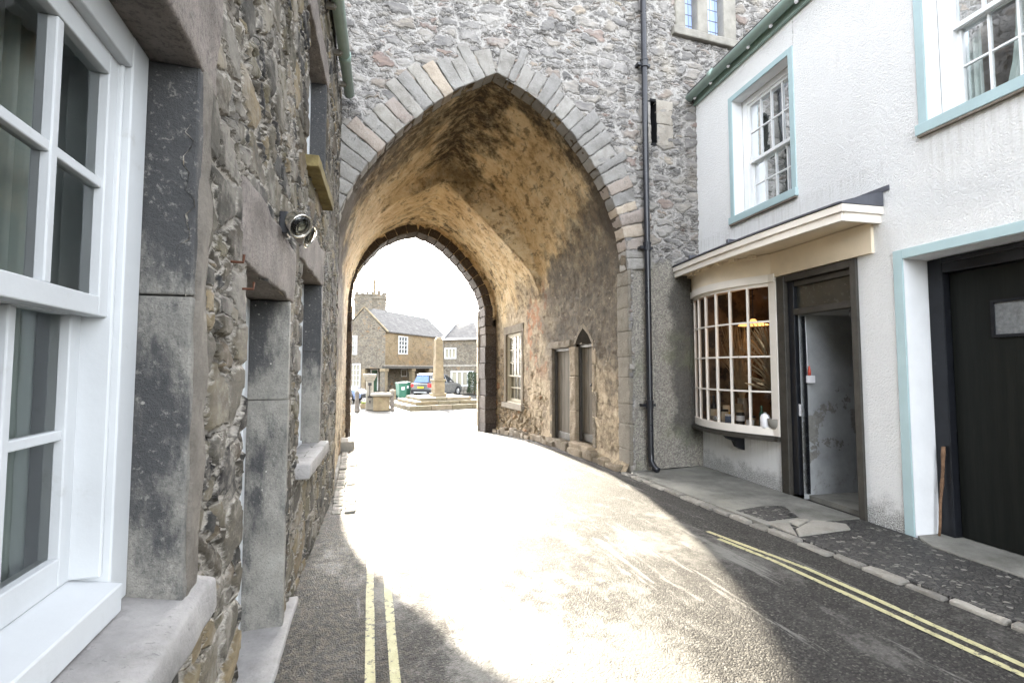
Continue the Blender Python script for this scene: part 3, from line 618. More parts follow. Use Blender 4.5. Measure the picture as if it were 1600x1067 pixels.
# big window by the camera
w = sash_window(cot, SA, H1[0], H1[1], 0.985, H1[3], 0.135, 4, 2, 2, 1.69, fw=0.09, curtains=((1.20, 1.40, 4), (0.45, 0.62, 4), (0.84, 0.93, 3)), stile=0.052, lower_in=0.05, bar=0.022, sillh=0.085, botrail=0.065, room=1.6, mat='dimmed_white')
m = MB(); m.box(SA, 0.28, 1.655, -.135, .048, .845, .965, 26, .010, 9, 1.0)
for v in m.v:
    if v.z > .93: v.z -= (v.x + .565) * .22 - .02
m.build('window_sill', M['sill_stone'], cot, smooth=True, bevel=.012)
m = MB(); m.box(SA, 1.477, 1.53, -.15, .010, .90, 1.74, 14, .004, 8, 2); m.box(SA, 1.479, 1.527, -.15, .008, 1.744, 2.372, 14, .004, 8, 3)
m.box(SA, .345, .44, -.15, .008, .90, 2.372, 14, .004, 8, 4); m.build_each('jamb_stone', M['cottage_jamb'], cot, bevel=.006)
m = MB(); m.box(SA, 1.50, 1.60, -.06, .013, .93, 2.40, 30, .016, 9, 21); m.build('plaster_margin', M['plaster'], cot, smooth=True, bevel=.01)
m = MB(); m.box(SA, .2, 1.66, -.15, .010, 2.374, 2.72, 24, .012, 7, 5); m.build('lintel', M['pink_render'], cot, smooth=True, bevel=.012)
m = MB(); m.lathe(SA.p(.99, -.30, 1.075), [(.0, 0), (.028, .002), (.032, .03), (.03, .09), (.014, .12), (.014, .15)], 14)
tag(m.build('bottle', M['white_plastic'], loc=tuple(SA.p(.99, -.30, 1.075)), smooth=True), 'small pale bottle standing inside the big cottage window, on its sill board', 'bottle')
m = MB(); m.box(SA, .46, 1.46, -.46, -.19, 1.04, 1.073); m.build('inner_board', M['dimmed_white'], w)
# front door, deep in its stone surround
m = MB()
for a, b in ((2.19, 2.27), (3.14, 3.22)): m.box(SB, a, b, -.33, -.215, .03, 1.962)
m.box(SB, 2.27, 3.14, -.33, -.215, 1.88, 1.962); d = m.build('door', M['dimmed_white'], cot, bevel=.006)
m = MB(); m.box(SB, 2.27, 3.14, -.32, -.27, .05, 1.88)
for a, b in ((2.36, 2.66), (2.75, 3.05)):
    for c, e in ((.2, .85), (1.0, 1.75)): m.box(SB, a, b, -.275, -.262, c, e)
m.build('door_leaf', M['dimmed_white'], d, bevel=.006)
m = MB(); m.box(SB, 3.22, 3.28, -.34, .006, .02, 1.36, 14, .003, 8, 6); m.box(SB, 3.222, 3.275, -.34, .004, 1.363, 1.962, 14, .003, 8, 7)
m.box(SB, 2.13, 2.188, -.34, -.035, .02, 1.962, 14, .003, 8, 8); m.build_each('jamb_stone', M['cottage_jamb'], cot, bevel=.006)
m = MB(); m.box(SB, 2.06, 3.36, -.34, .008, 1.964, 2.30, 24, .014, 7, 9); m.build('lintel', M['pink_render'], cot, smooth=True, bevel=.012)
m = MB(); m.box(SB, 2.12, 3.62, -.34, .045, -.05, .03, 24, .006, 8, 10); m.build('doorstep', M['sill_stone'], cot, smooth=True, bevel=.015)
# second ground floor window
sash_window(cot, SC, H3[0], H3[1], .88, H3[3], .17, 3, 2, 2, 1.6, fw=.07, curtains=((3.85, 4.1, 4),), mat='dimmed_white')
m = MB(); m.box(SC, 3.72, 4.92, -.17, .085, .77, .875, 20, .008, 8, 11); m.build('window_sill', M['sill_stone'], cot, smooth=True, bevel=.012)
m = MB(); m.box(SC, 4.78, 4.86, -.19, .012, .875, 1.7, 14, .003, 8, 12); m.box(SC, 4.782, 4.857, -.19, .010, 1.703, 2.32, 14, .003, 8, 13); m.box(SC, 3.74, 3.798, -.19, -.035, .875, 2.32, 14, .003, 8, 14)
m.build_each('jamb_stone', M['cottage_jamb'], cot, bevel=.006)
m = MB(); m.box(SC, 3.66, 4.93, -.19, .008, 2.322, 2.66, 22, .012, 7, 15); m.build('lintel', M['pink_render'], cot, smooth=True, bevel=.012)
# upper window
sash_window(cot, SC, H4[0], H4[1], H4[2], H4[3], .15, 3, 2, 2, 3.7, fw=.06, curtains=((3.9, 4.1, 4),), mat='dimmed_white')
m = MB(); m.box(SC, 3.80, 4.86, -.15, .09, 3.05, 3.14, 20, .005, 8, 16); m.build('window_sill', M['yellow_sill'], cot, bevel=.008)
m = MB(); m.box(SC, 4.78, 4.86, -.17, .010, 3.14, 4.24, 14, .003, 8, 17); m.box(SC, 3.82, 3.878, -.17, -.035, 3.14, 4.24, 14, .003, 8, 18); m.build_each('jamb_stone', M['cottage_jamb'], cot, bevel=.006)
m = MB(); m.box(SC, 3.74, 4.92, -.17, .014, 4.242, 4.5, 20, .008, 7, 19); m.build('lintel', M['pink_render'], cot, smooth=True, bevel=.01)
# eaves gutter
m = MB(); gy = [(-2.2, .10), (1.7, .10), (3.6, .10), (6.30, .10)]
m.tube([(XL(y) + o, y, 5.06 - .012 * y * .4) for y, o in gy], .062, 14)
for y in (1.9, 3.75, 5.55): m.tube([(XL(y) + .10, y - .05, 5.06 - .0048 * y), (XL(y) + .10, y + .05, 5.06 - .0048 * y)], .070, 14)
g = m.build('gutter', M['green_gutter'], cot, smooth=True)
for y in (2.4, 3.1, 3.9, 4.7, 5.4, 6.0):
    F_ = SC if y > 3.6 else SB; m = MB(); m.box(F_, y - .02, y + .02, 0.0, .08, 4.94, 4.99); m.lathe(F_.p(y, .07, 4.985), [(.022, -.03), (.026, 0), (.016, .02)], 8); m.build('gutter_bracket', M['grey_stone'], g)
m = MB()
for (yy, zz) in ((1.93, 1.93), (2.10, 1.86)): m.tube([SB.p(yy, -.01, zz), SB.p(yy, .030, zz), SB.p(yy, .032, zz + .028)], .005, 6)
m.build_each('iron_hook', flat('rusty_iron', (0.09, 0.038, 0.022), 0.8, 0.2), cot)
# wall lamp: back plate and two spot heads
LP = SB.p(2.84, 0.02, 2.30)
lamp = thing('wall_lamp', 'twin-headed chrome security spotlight fixed to the cottage wall above the door', 'wall lamp', tuple(LP))
m = MB(); m.box(SB, 2.79, 2.89, .0, .045, 2.27, 2.39, 6, 0); m.tube([SB.p(2.84, .04, 2.33), SB.p(2.84, .085, 2.325)], .022, 12); m.tube([SB.p(2.75, .085, 2.325), SB.p(2.95, .085, 2.325)], .014, 10)
m.build('mount', M['iron'], lamp, bevel=.006)
for yy, dv in ((2.74, (0.55, -.55, -.55)), (2.96, (0.70, -.15, -.35))):
    a = Vector(dv).normalized(); c = SB.p(yy, .085, 2.325)
    m = MB(); m.lathe(c, [(.018, -.05), (.040, -.03), (.058, .01), (.064, .05), (.066, .062), (.060, .062), (.050, .03)], 20, ax=a); h = m.build('spot_head', M['chrome'], lamp, smooth=True)
    m = MB(); m.lathe(c + a * .05, [(.059, 0), (.052, .012), (.030, .018), (.0, .02)], 20, ax=a); m.build('lens', M['lens'], h, smooth=True)

# ------------------------------------------------------------------ gatehouse
GY, FY = 6.43, 14.2
XR, XW = 3.94, -.28
gate = thing('gatehouse', 'tall grey rubble gatehouse with a pointed arch and deep vaulted passage over the lane', 'gatehouse', (1.82, 10.3, 0))
def spline(pts, n):
    out = []
    for i in range(len(pts) - 1):
        p0 = pts[max(i - 1, 0)]; p1 = pts[i]; p2 = pts[i + 1]; p3 = pts[min(i + 2, len(pts) - 1)]
        if i == 0: p0 = (2 * p1[0] - p2[0], 2 * p1[1] - p2[1])
        if i == len(pts) - 2: p3 = (2 * p2[0] - p1[0], 2 * p2[1] - p1[1])
        for k in range(n):
            t = k / n
            out.append(tuple(0.5 * (2 * p1[j] + (p2[j] - p0[j]) * t + (2 * p0[j] - 5 * p1[j] + 4 * p2[j] - p3[j]) * t * t + (3 * p1[j] - p0[j] - 3 * p2[j] + p3[j]) * t ** 3) for j in (0, 1)))
    return out + [tuple(pts[-1])]
def resample(pts, n):
    d = [0]
    for a, b in zip(pts[:-1], pts[1:]): d.append(d[-1] + math.hypot(a[0] - b[0], a[1] - b[1]))
    out = []; j = 0
    for i in range(n + 1):
        t = d[-1] * i / n
        while j < len(d) - 2 and d[j + 1] < t: j += 1
        f = (t - d[j]) / max(d[j + 1] - d[j], 1e-9); out.append((pts[j][0] + (pts[j + 1][0] - pts[j][0]) * f, pts[j][1] + (pts[j + 1][1] - pts[j][1]) * f))
    return out
NS = 60
def arch(right, left): return (resample(spline(right, 14), NS), resample(spline(left, 14), NS))
NEAR = arch([(3.92, 3.05), (3.865, 3.56), (3.70, 4.05), (3.38, 4.61), (2.86, 5.19), (2.34, 5.54), (1.82, 5.77)], [(1.82, 5.77), (1.13, 5.32), (.45, 4.67), (-.02, 4.04), (-.25, 3.5), (-.28, 3.05)])
BAY1 = arch([(3.94, 3.05), (3.90, 3.56), (3.74, 4.10), (3.42, 4.72), (2.88, 5.36), (2.34, 5.75), (1.80, 6.05)], [(1.80, 6.05), (1.1, 5.5), (.43, 4.8), (-.05, 4.1), (-.26, 3.5), (-.28, 3.05)])
CREASE = arch([(3.94, 3.05), (3.86, 3.42), (3.66, 3.78), (3.17, 4.30), (2.75, 4.72), (2.25, 5.18), (1.76, 5.60)], [(1.76, 5.60), (1.3, 5.36), (.81, 5.08), (.1, 4.42), (-.22, 3.7), (-.28, 3.05)])
FARV = arch([(3.94, 3.05), (3.86, 3.65), (3.60, 4.25), (3.15, 4.85), (2.6, 5.35), (2.1, 5.62), (1.62, 5.72)], [(1.62, 5.72), (1.05, 5.52), (.45, 5.12), (0.0, 4.5), (-.24, 3.8), (-.28, 3.05)])
FARA = arch([(3.585, 2.8), (3.57, 3.4), (3.34, 4.02), (2.925, 4.57), (2.45, 5.05), (2.0, 5.33), (1.60, 5.47)], [(1.60, 5.47), (1.10, 5.33), (.66, 5.07), (.30, 4.70), (-.05, 4.18), (-.17, 3.6), (-.17, 2.8)])
def jit(p, f, a, s=0.0): return p + noise.noise_vector(p * f + Vector((s, 0, 0))) * a
# front face: everything outside the arch outline, holes for slit and mullioned window
OUT = NEAR[0] + NEAR[1][1:]                                   # right springing over the apex to the left springing
HS = (4.375, 4.475, 5.12, 5.80); HM = (5.05, 5.83, 7.12, 8.35)
def archz(x):
    o = sorted(OUT)
    if x <= o[0][0] or x >= o[-1][0]: return None
    for a, b in zip(o[:-1], o[1:]):
        if a[0] <= x <= b[0]: return a[1] + (b[1] - a[1]) * (x - a[0]) / max(b[0] - a[0], 1e-9)
TOPZ = 11.4
mb = MB()
us = sorted(set(lines(-.28, 1.82, .04) + lines(1.82, 3.92, .04) + [p[0] for p in OUT[::3]])); us = [u for i, u in enumerate(us) if i == 0 or u - us[i - 1] > .004]
NV = 210
vs2 = [i / NV for i in range(NV + 1)]
def Pin(u, t):
    b = archz(u); b = 3.05 if b is None else b
    return Vector((u, GY, b + (TOPZ - b) * t))
mb.grid(Pin, us, vs2, uvf=lambda u, t: (u, Pin(u, t).z))
mb.grid(lambda x, z: Vector((x, GY, z)), lines(3.92, 7.6, .035, HS[0], HS[1], HM[0], HM[1]), lines(-.3, TOPZ, .035, 3.05, HS[2], HS[3], HM[2], HM[3]), [HS, HM])
mb.grid(lambda x, z: Vector((x, GY, z)), lines(-1.6, -.28, .06), lines(-.3, TOPZ, .06))
mb.build('front_wall', M['gate_rubble'], gate, smooth=True)
# outer body: sides, back and flat roof
mb = MB(); mb.box(WORLD, -1.6, XW - .25, GY + .4, FY + .4, -.8, TOPZ); mb.box(WORLD, XR + .45, 7.6, GY + .4, FY + .4, -.8, TOPZ); mb.box(WORLD, XW - .25, XR + .45, GY + .4, FY + .4, 6.4, TOPZ - .003)
mb.box(WORLD, -1.6, 7.6, GY + .02, GY + .4, 8.6, TOPZ - .002)
mb.build('body', M['far_rubble'], gate)
m = MB(); m.box(WORLD, HS[0] - .05, HS[1] + .05, GY + .28, GY + .33, HS[2] - .05, HS[3] + .05)
m.box(WORLD, HS[0] - .04, HS[0], GY + .005, GY + .28, HS[2], HS[3]); m.box(WORLD, HS[1], HS[1] + .04, GY + .005, GY + .28, HS[2], HS[3])
m.box(WORLD, HS[0], HS[1], GY + .005, GY + .28, HS[2] - .04, HS[2]); m.box(WORLD, HS[0], HS[1], GY + .005, GY + .28, HS[3], HS[3] + .04)
m.build('arrow_slit', M['tyre'], gate)  # black lining: the shade inside the slit is put into its colour
m = MB(); F0 = Fr((0, GY), (1, 0), (0, -1))
for q, (a, b, c, d) in enumerate(((4.18, 4.37, 5.42, 5.78), (4.48, 4.78, 5.45, 5.84), (4.48, 4.78, 5.10, 5.44), (4.20, 4.37, 5.10, 5.41))): m.box(F0, a, b, -.15, .006, c, d, 9, .014, 9, q)
m.build_each('slit_surround', M['slit_stone'], gate, smooth=True, bevel=.012)
# mullioned window
m = MB(); q = 0
for a, b, c, d in ((4.86, 5.05, 7.12, 8.5), (5.29, 5.50, 7.12, 8.35), (5.82, 6.08, 7.12, 8.5), (5.05, 5.82, 8.35, 8.6)): m.box(F0, a, b, -.25, .03, c, d, 8, .005, 6, q); q += 1
m.box(F0, 4.80, 6.12, -.25, .06, 6.98, 7.12, 12, .006, 6, 9)
mw = m.build('mullioned_window', M['grey_stone'], gate, bevel=.02)
m = MB(); m.grid(lambda x, z: F0.p(x, -.13, z), [5.05, 5.29], [7.12, 8.35]); m.grid(lambda x, z: F0.p(x, -.13, z), [5.50, 5.82], [7.12, 8.35]); m.build('leaded_pane', M['leaded'], mw)
# ring of voussoirs
rng = random.Random(11)
def voussoirs(mb, half, ysgn, n, y0, y1, t0, t1, proud, seed, side):
    for i in range(n):
        a = half[round(i * NS / n)]; b = half[round((i + 1) * NS / n)]
        def nrm(p, i0):
            p0 = half[max(i0 - 2, 0)]; p1 = half[min(i0 + 2, NS)]; tx, tz = p1[0] - p0[0], p1[1] - p0[1]; l = math.hypot(tx, tz)
            return (tz / l, -tx / l) if side > 0 else (tz / l, -tx / l)
        na, nb = nrm(a, round(i * NS / n)), nrm(b, round((i + 1) * NS / n))
        th = rng.uniform(t0, t1); g = rng.uniform(.003, .010); pr = y0 - rng.uniform(*proud)
        tx, tz = b[0] - a[0], b[1] - a[1]; l = math.hypot(tx, tz); tx, tz = tx / l * g, tz / l * g
        sg = 1
        mx, mz = (a[0] + b[0]) / 2 - 1.8, (a[1] + b[1]) / 2 - 2.6
        if na[0] * mx + na[1] * mz < 0: na = (-na[0], -na[1])
        if nb[0] * mx + nb[1] * mz < 0: nb = (-nb[0], -nb[1])
        if i == 0 and side < 0: na = (na[0] * .4, .92)
        if i == n - 1 and side > 0: nb = (nb[0] * .4, .92)
        k = rng.uniform(-.012, .012)
        c = []
        for z in (0, 1):
            for y in (pr, y1):
                for x in (0, 1):
                    p, nn, sgx = ((a, na, 1), (b, nb, -1))[x]
                    off = k + th * z
                    c.append(Vector((p[0] + nn[0] * off + tx * sgx, y, p[1] + nn[1] * off + tz * sgx)))
        mb.hexa(c, 10, .015, 8, seed + i)
m = MB(); voussoirs(m, NEAR[0], 1, 22, GY, GY + .24, .34, .56, (.006, .020), 20, 1); voussoirs(m, NEAR[1], 1, 20, GY, GY + .24, .36, .60, (.006, .020), 50, -1)
m.build('arch_ring', M['voussoir'], gate, bevel=.012, smooth=True)
m = MB(); z = -.05; q = 0
while z < 3.02:
    h = min(rng.uniform(.24, .42), 3.05 - z); w_ = rng.uniform(.025, .07)
    m.box(WORLD, 3.915, 3.92 + w_, GY - .006, GY + .34, z, z + h + .002, 9, .016, 7, 70 + z * 0); z += h; q += 1
m.build_each('jamb_stone', M['corner_stone'], gate, smooth=True, bevel=.016)
# vault
def lerp2(A, B, t): return ([tuple(a[j] + (b[j] - a[j]) * t for j in (0, 1)) for a, b in zip(A[0], B[0])], [tuple(a[j] + (b[j] - a[j]) * t for j in (0, 1)) for a, b in zip(A[1], B[1])])
secs = []
def addsec(y, A): secs.append((y, A[0] + A[1][1:]))
addsec(GY + .02, NEAR); addsec(GY + .12, NEAR)
for i in range(1, 92):
    t = i / 91; e = min(1, t * 5); e = e * e * (3 - 2 * e); addsec(GY + .12 + (10.15 - GY - .12) * t, lerp2(NEAR, BAY1, e * (.5 + .5 * t)))
for i in range(1, 6): addsec(10.15 + .02 * i, lerp2(BAY1, CREASE, i / 5))
for i in range(1, 88): addsec(10.25 + (13.86 - 10.25) * i / 87, lerp2(CREASE, FARV, (i / 87) ** .8))
for i in range(1, 8): addsec(13.86 + .005 * i, lerp2(FARV, FARA, i / 7))
mb = MB(); NP = 2 * NS + 1
pts = []; ul = []
for y, s in secs:
    d = 0; ds = [0]
    for a, b in zip(s[:-1], s[1:]): d += math.hypot(a[0] - b[0], a[1] - b[1]); ds.append(d)
    r0 = ds[NS]; ul.append([r0 - x for x in ds])
    for (x, z) in s:
        p = Vector((x, y, z)); w_ = min(1, max(0, (y - GY - .15) / .6)) * min(1, max(0, (z - 3.05) / .6)); pts.append(jit(p, .9, .05 * w_))
fs = []; uvs = []
for j in range(len(secs) - 1):
    for i in range(NP - 1):
        q = [(j, i), (j, i + 1), (j + 1, i + 1), (j + 1, i)]; fs.append([a * NP + b for a, b in q]); uvs.append([(ul[a][b], secs[a][0] - GY) for a, b in q])
mb.add(pts, fs, uvs); mb.build('vault', M['vault'], gate, smooth=True)
# far arch: dark dressed rim of the outer opening
m = MB(); m2 = FARA[0] + FARA[1][1:]
voussoirs(m, FARA[0], 1, 12, 13.86, FY + .4, .24, .25, (.0, .02), 90, 1); voussoirs(m, FARA[1], 1, 12, 13.86, FY + .4, .24, .25, (.0, .02), 120, -1)
z = -.6; q = 0
while z < 2.78:
    h = min(rng.uniform(.3, .55), 2.8 - z)
    m.box(WORLD, 3.60 + rng.uniform(-.02, .02), 4.3, 13.86, FY + .4, z + .004, z + h - .004, 6, .012, 5, q); m.box(WORLD, -.75, -.17 + rng.uniform(-.02, .02), 13.86, FY + .4, z + .004, z + h - .004, 6, .012, 5, q + 40); z += h; q += 1
m.build_each('far_arch', M['far_rim'], gate, bevel=.02)
m = MB()                                                       # sunlit outer edge stones of the far jambs
z = -.6
while z < 3.3:
    h = min(rng.uniform(.3, .5), 3.35 - z); m.box(WORLD, 3.57, 3.9, FY + .40, FY + .60, z + .004, z + h - .004, 6, .010, 5, z * 7); m.box(WORLD, -.5, -.14, FY + .40, FY + .60, z + .004, z + h - .004, 6, .010, 5, z * 9); z += h
m.build_each('outer_jamb', M['jamb_stone'], gate, bevel=.02)
# wall above the far arch, outside
mb = MB(); o = sorted(m2)
for a, b in zip(o[:-1], o[1:]): mb.add([(a[0], FY + .41, a[1] + .02), (b[0], FY + .41, b[1] + .02), (b[0], FY + .41, 7), (a[0], FY + .41, 7)], [(3, 2, 1, 0)])
mb.add([(3.585, FY + .412, 2.7), (4.7, FY + .412, 2.7), (4.7, FY + .412, 7), (3.585, FY + .412, 7)], [(3, 2, 1, 0)]); mb.add([(-.9, FY + .412, 2.7), (-.17, FY + .412, 2.7), (-.17, FY + .412, 7), (-.9, FY + .412, 7)], [(3, 2, 1, 0)])
mb.build('rear_wall', M['far_rubble'], gate)
# passage side walls
PR = Fr((XR, 0), (0, 1), (-1, 0)); PW = Fr((XW, 0), (0, 1), (1, 0))
W1 = (11.50, 12.92, .53, 2.60); D1 = (8.62, 9.53, .04, 1.965); D2 = (7.70, 8.36, .20, 2.0)
mb = MB()
def PRp(u, z):
    b = max(0, .25 - (z - ground(u))); b = b * b * 1.6
    return PR.p(u, b, z)
us = lines(GY + .02, 13.9, .035, *[h[i] for h in (W1, D1, D2) for i in (0, 1)]); vs_ = lines(-.7, 3.06, .035, *[h[i] for h in (W1, D1, D2) for i in (2, 3)])
mb.grid(lambda u, z: PRp(u, z), us, vs_, [W1, D1, D2], uvf=lambda u, z: (u, z), flip=True)
mb.build('passage_wall', M['passage_wall'], gate, smooth=True)
mb = MB(); mb.grid(lambda u, z: PW.p(u, .0, z), lines(GY, 13.9, .06), lines(-.7, 3.06, .06)); mb.build('passage_wall', M['passage_wall'], gate, smooth=True)
# passage window
w = sash_window(gate, PR, W1[0] + .06, W1[1] - .06, W1[2] + .10, W1[3] - .12, .07, 4, 3, 2, 1.35, fw=.05, mat='dull_cream', curtains=((11.6, 12.8, 9),), cm='brown_blind', room=.4, bar=.03, glass='old_glass')
m = MB(); m.box(PR, W1[0] - .12, W1[1] + .16, -.2, .07, W1[2] - .04, W1[2] + .10, 12, .012, 6, 1); m.build('window_sill', M['jamb_stone'], gate, bevel=.015)
m = MB(); m.box(PR, W1[0] - .10, W1[0] + .06, -.25, .012, W1[2] + .1, W1[3] - .12, 10, .008, 6, 2); m.box(PR, W1[1] - .06, W1[1] + .10, -.25, .012, W1[2] + .1, W1[3] - .12, 10, .008, 6, 3); m.box(PR, W1[0] - .14, W1[1] + .14, -.25, .016, W1[3] - .12, W1[3] + .10, 12, .012, 6, 4)
m.build_each('window_surround', M['passage_stone'], gate, bevel=.015)
# two plank doors under old stone heads
def plank_door(u0, u1, z0, z1, frame_zt, knob):
    m = MB(); m.grid(lambda u, z: PR.p(u, -.11, z), [u0 + .05, u1 - .05], [z0, z1], uvf=lambda u, z: (u, z), flip=True)
    m.box(PR, u0 + .05, u1 - .05, -.16, -.114, z0, z1)
    d = m.build('door', M['planks'], gate)
    m = MB(); m.box(PR, u0, u0 + .06, -.20, -.06, z0, z1); m.box(PR, u1 - .06, u1, -.20, -.06, z0, z1); m.box(PR, u0 + .06, u1 - .06, -.20, -.062, z1 - .06, z1); m.build('door_frame', M['dark_timber'], d, bevel=.006)
    m = MB(); m.box(PR, u0 + .06, u1 - .06, -.11, -.09, z0 + .02, z0 + .16); m.build('kick_board', M['dark_timber'], d, bevel=.006)
    if knob: m = MB(); m.lathe(PR.p(u0 + .14, -.11, z0 + 1.05), [(.012, 0), (.012, .03), (.028, .04), (.028, .06), (.012, .07)], 12, ax=(-1, 0, 0)); m.build('door_knob', M['iron'], d, smooth=True)
plank_door(D1[0], D1[1], .10, 1.965, 1.965, False); plank_door(D2[0], D2[1], .20, 2.0, 2.0, True)
m = MB(); m.box(PR, D1[0] - .05, D1[1] + .14, -.26, .022, 1.967, 2.11, 12, .02, 7, 5); m.build('door_lintel', M['passage_stone'], gate, bevel=.015)
m = MB(); q = 0
for a, b, c, d in ((D1[1], D1[1] + .13, .04, .7), (D1[1], D1[1] + .11, .71, 1.3), (D1[1], D1[1] + .14, 1.31, 1.965), (D2[1], D1[0], .1, .75), (D2[1], D1[0], .76, 1.4), (D2[1], D1[0], 1.41, 1.965), (D2[0] - .13, D2[0], .15, .7), (D2[0] - .17, D2[0], .71, 1.15), (D2[0] - .12, D2[0], 1.16, 1.62), (D2[0] - .16, D2[0], 1.63, 2.0)):
    m.box(PR, a, b, -.26, .002 if q > 5 or q < 3 else .012, c, d, 9, .018, 8, 10 + q); q += 1
m.build_each('door_jamb', M['passage_stone'], gate, bevel=.015)
m = MB()                                                       # pointed head over the nearer door
for sgn in (-1, 1):
    uc = (D2[0] + D2[1]) / 2; e = (D2[1] - D2[0]) / 2 + .10
    m.poly([PR.p(uc + sgn * e, -.2, 2.003), PR.p(uc + sgn * (e - .10), -.2, 2.003), PR.p(uc + sgn * .19, -.2, 2.16), PR.p(uc + sgn * .003, -.2, 2.28), PR.p(uc + sgn * .003, -.2, 2.39), PR.p(uc + sgn * .22, -.2, 2.24)], PR.n * .208)
m.build('door_head', M['passage_stone'], gate, bevel=.015)
m = MB(); m.poly([PR.p(D2[0], -.18, 2.004), PR.p(D2[1], -.18, 2.004), PR.p((D2[0] + D2[1]) / 2 + .19, -.18, 2.17), PR.p((D2[0] + D2[1]) / 2, -.18, 2.29), PR.p((D2[0] + D2[1]) / 2 - .19, -.18, 2.17)], PR.n * .187); m.build('tympanum', M['matte_black'], gate)
m = MB(); m.box(PR, D1[0] - .05, D1[1] + .1, -.25, .12, -.12, .10, 10, .014, 6, 31); m.box(PR, D2[0] - .10, D2[1] + .04, -.25, .14, -.05, .195, 10, .016, 6, 32); m.build_each('door_step', M['passage_stone'], gate, bevel=.02)
# rough footing stones along the wall base
u = GY + .15; q = 0
while u < 13.7:
    L = rng.uniform(.18, .48); h = rng.uniform(.05, .16); g = ground(u); ww = rng.uniform(.08, .19)
    m = MB(); m.box(PR, u, u + L - .02, -.05, ww, g - .1, g + h, 8, .03, 5, q * 3.7); m.build('footing_stone', M['passage_stone'], gate, smooth=True, bevel=.025); u += L; q += 1
# downpipe
dp = thing('downpipe', 'tall black cast iron downpipe on the gatehouse wall right of the arch', 'drainpipe', (4.21, GY - .09, 0))
m = MB(); X0 = 4.20; yy = GY - .10
m.tube([(X0 - .005, yy, 9.5), (X0, yy, 5), (X0 + .005, yy, .30), (X0 + .006, yy - .01, .16), (X0 + .02, yy - .08, .08), (X0 + .03, yy - .14, .06)], .046, 14); m.build('pipe', M['iron'], dp, smooth=True)
for z in (.95, 3.35, 6.25, 8.6):
    m = MB(); m.tube([(X0, yy, z), (X0, yy, z + .10)], .058, 14); m.tube([(X0, yy, z + .10), (X0, yy, z + .125)], .064, 14)
    m.box(F0, X0 - .11, X0 - .05, .0, .10, z + .03, z + .07); m.box(F0, X0 + .05, X0 + .11, .0, .10, z + .03, z + .07); m.build('collar', M['iron'], dp)

# ------------------------------------------------------------------ right: white shop
A58 = R(5.8); QX, QY = 4.914, 3.217
RB = Fr((QX, QY), (math.sin(A58), math.cos(A58)), (-math.cos(A58), math.sin(A58)))
RZ = R(90) - A58
shop = thing('white_shop', 'white roughcast shop with pale blue window surrounds, bow window and black garage door', 'shop', (QX, QY, 0), RZ)
ZE = 6.0; S0, S1 = -5.0, 3.27
W1R = (1.27, 2.345, 3.737, 5.44); W2R = (-1.40, -.314, 3.78, 5.48)
GAR = (-2.45, -.035, -.05, 2.585); SHD = (.44, 3.52, -.05, 3.02)     # the shopfront fills one opening
mb = MB()
hs = [W1R, W2R, GAR]
def wallP(u, z): return RB.p(u, 0, z)
uu = lines(S0, S1, .035, *[h[i] for h in hs for i in (0, 1)], .44, 1.55); zz = lines(-.15, ZE, .035, *[h[i] for h in hs for i in (2, 3)], .64, 3.02)
mb.grid(wallP, uu, zz, hs + [(.44, 1.55, -.2, 3.02), (1.55, S1 + .1, .64, 3.02)], uvf=lambda u, z: (u, z), flip=True)
mb.build('front_wall', M['white_roughcast'], shop, smooth=True)
mb = MB(); D = 6.0
mb.grid(lambda n, z: RB.p(S0, n, z), lines(-D, 0, .5), lines(-.15, ZE, .5)); mb.grid(lambda n, z: RB.p(S1, n, z), lines(-D, 0, .5), lines(-.15, ZE, .5)); mb.grid(lambda u, z: RB.p(u, -D, z), lines(S0, S1, .5), lines(-.15, ZE, .5))
for u in (S0, S1): mb.add([RB.p(u, 0, ZE), RB.p(u, -D, ZE), RB.p(u, -D / 2, ZE + 2.3)], [(0, 1, 2)])
mb.build('end_wall', M['white_reveal'], shop)
mb = MB()
for n0, n1 in ((.16, -D / 2), (-D - .16, -D / 2)):
    mb.hexa([RB.p(u, n, z + t) for t in (0, .08) for n, z in ((n0, ZE - .02), (n1, ZE + 2.34)) for u in (S0 - .1, S1)])
mb.build('roof', M['slate'], shop)
# eaves gutter and the board under it
m = MB(); m.tube([RB.p(S0, .13, ZE + .02), RB.p(S1 - .02, .13, ZE - .03)], .065, 16)
for u in (2.6, .7, -1.2): m.tube([RB.p(u - .05, .13, ZE - .005), RB.p(u + .05, .13, ZE - .005)], .073, 16)
g = m.build('gutter', M['green_gutter'], shop, smooth=True)
m = MB(); m.box(RB, S0, S1 - .01, .004, .045, ZE - .14, ZE - .02); m.build('fascia_board', M['green_gutter'], g)
m = MB()
for i in range(12): u = 3.1 - i * .42; m.lathe(RB.p(u, .11, ZE - .085), [(.012, -.03), (.024, -.015), (.024, .005), (.012, .02)], 8)
m.build_each('gutter_bolt', M['white_plastic'], g)
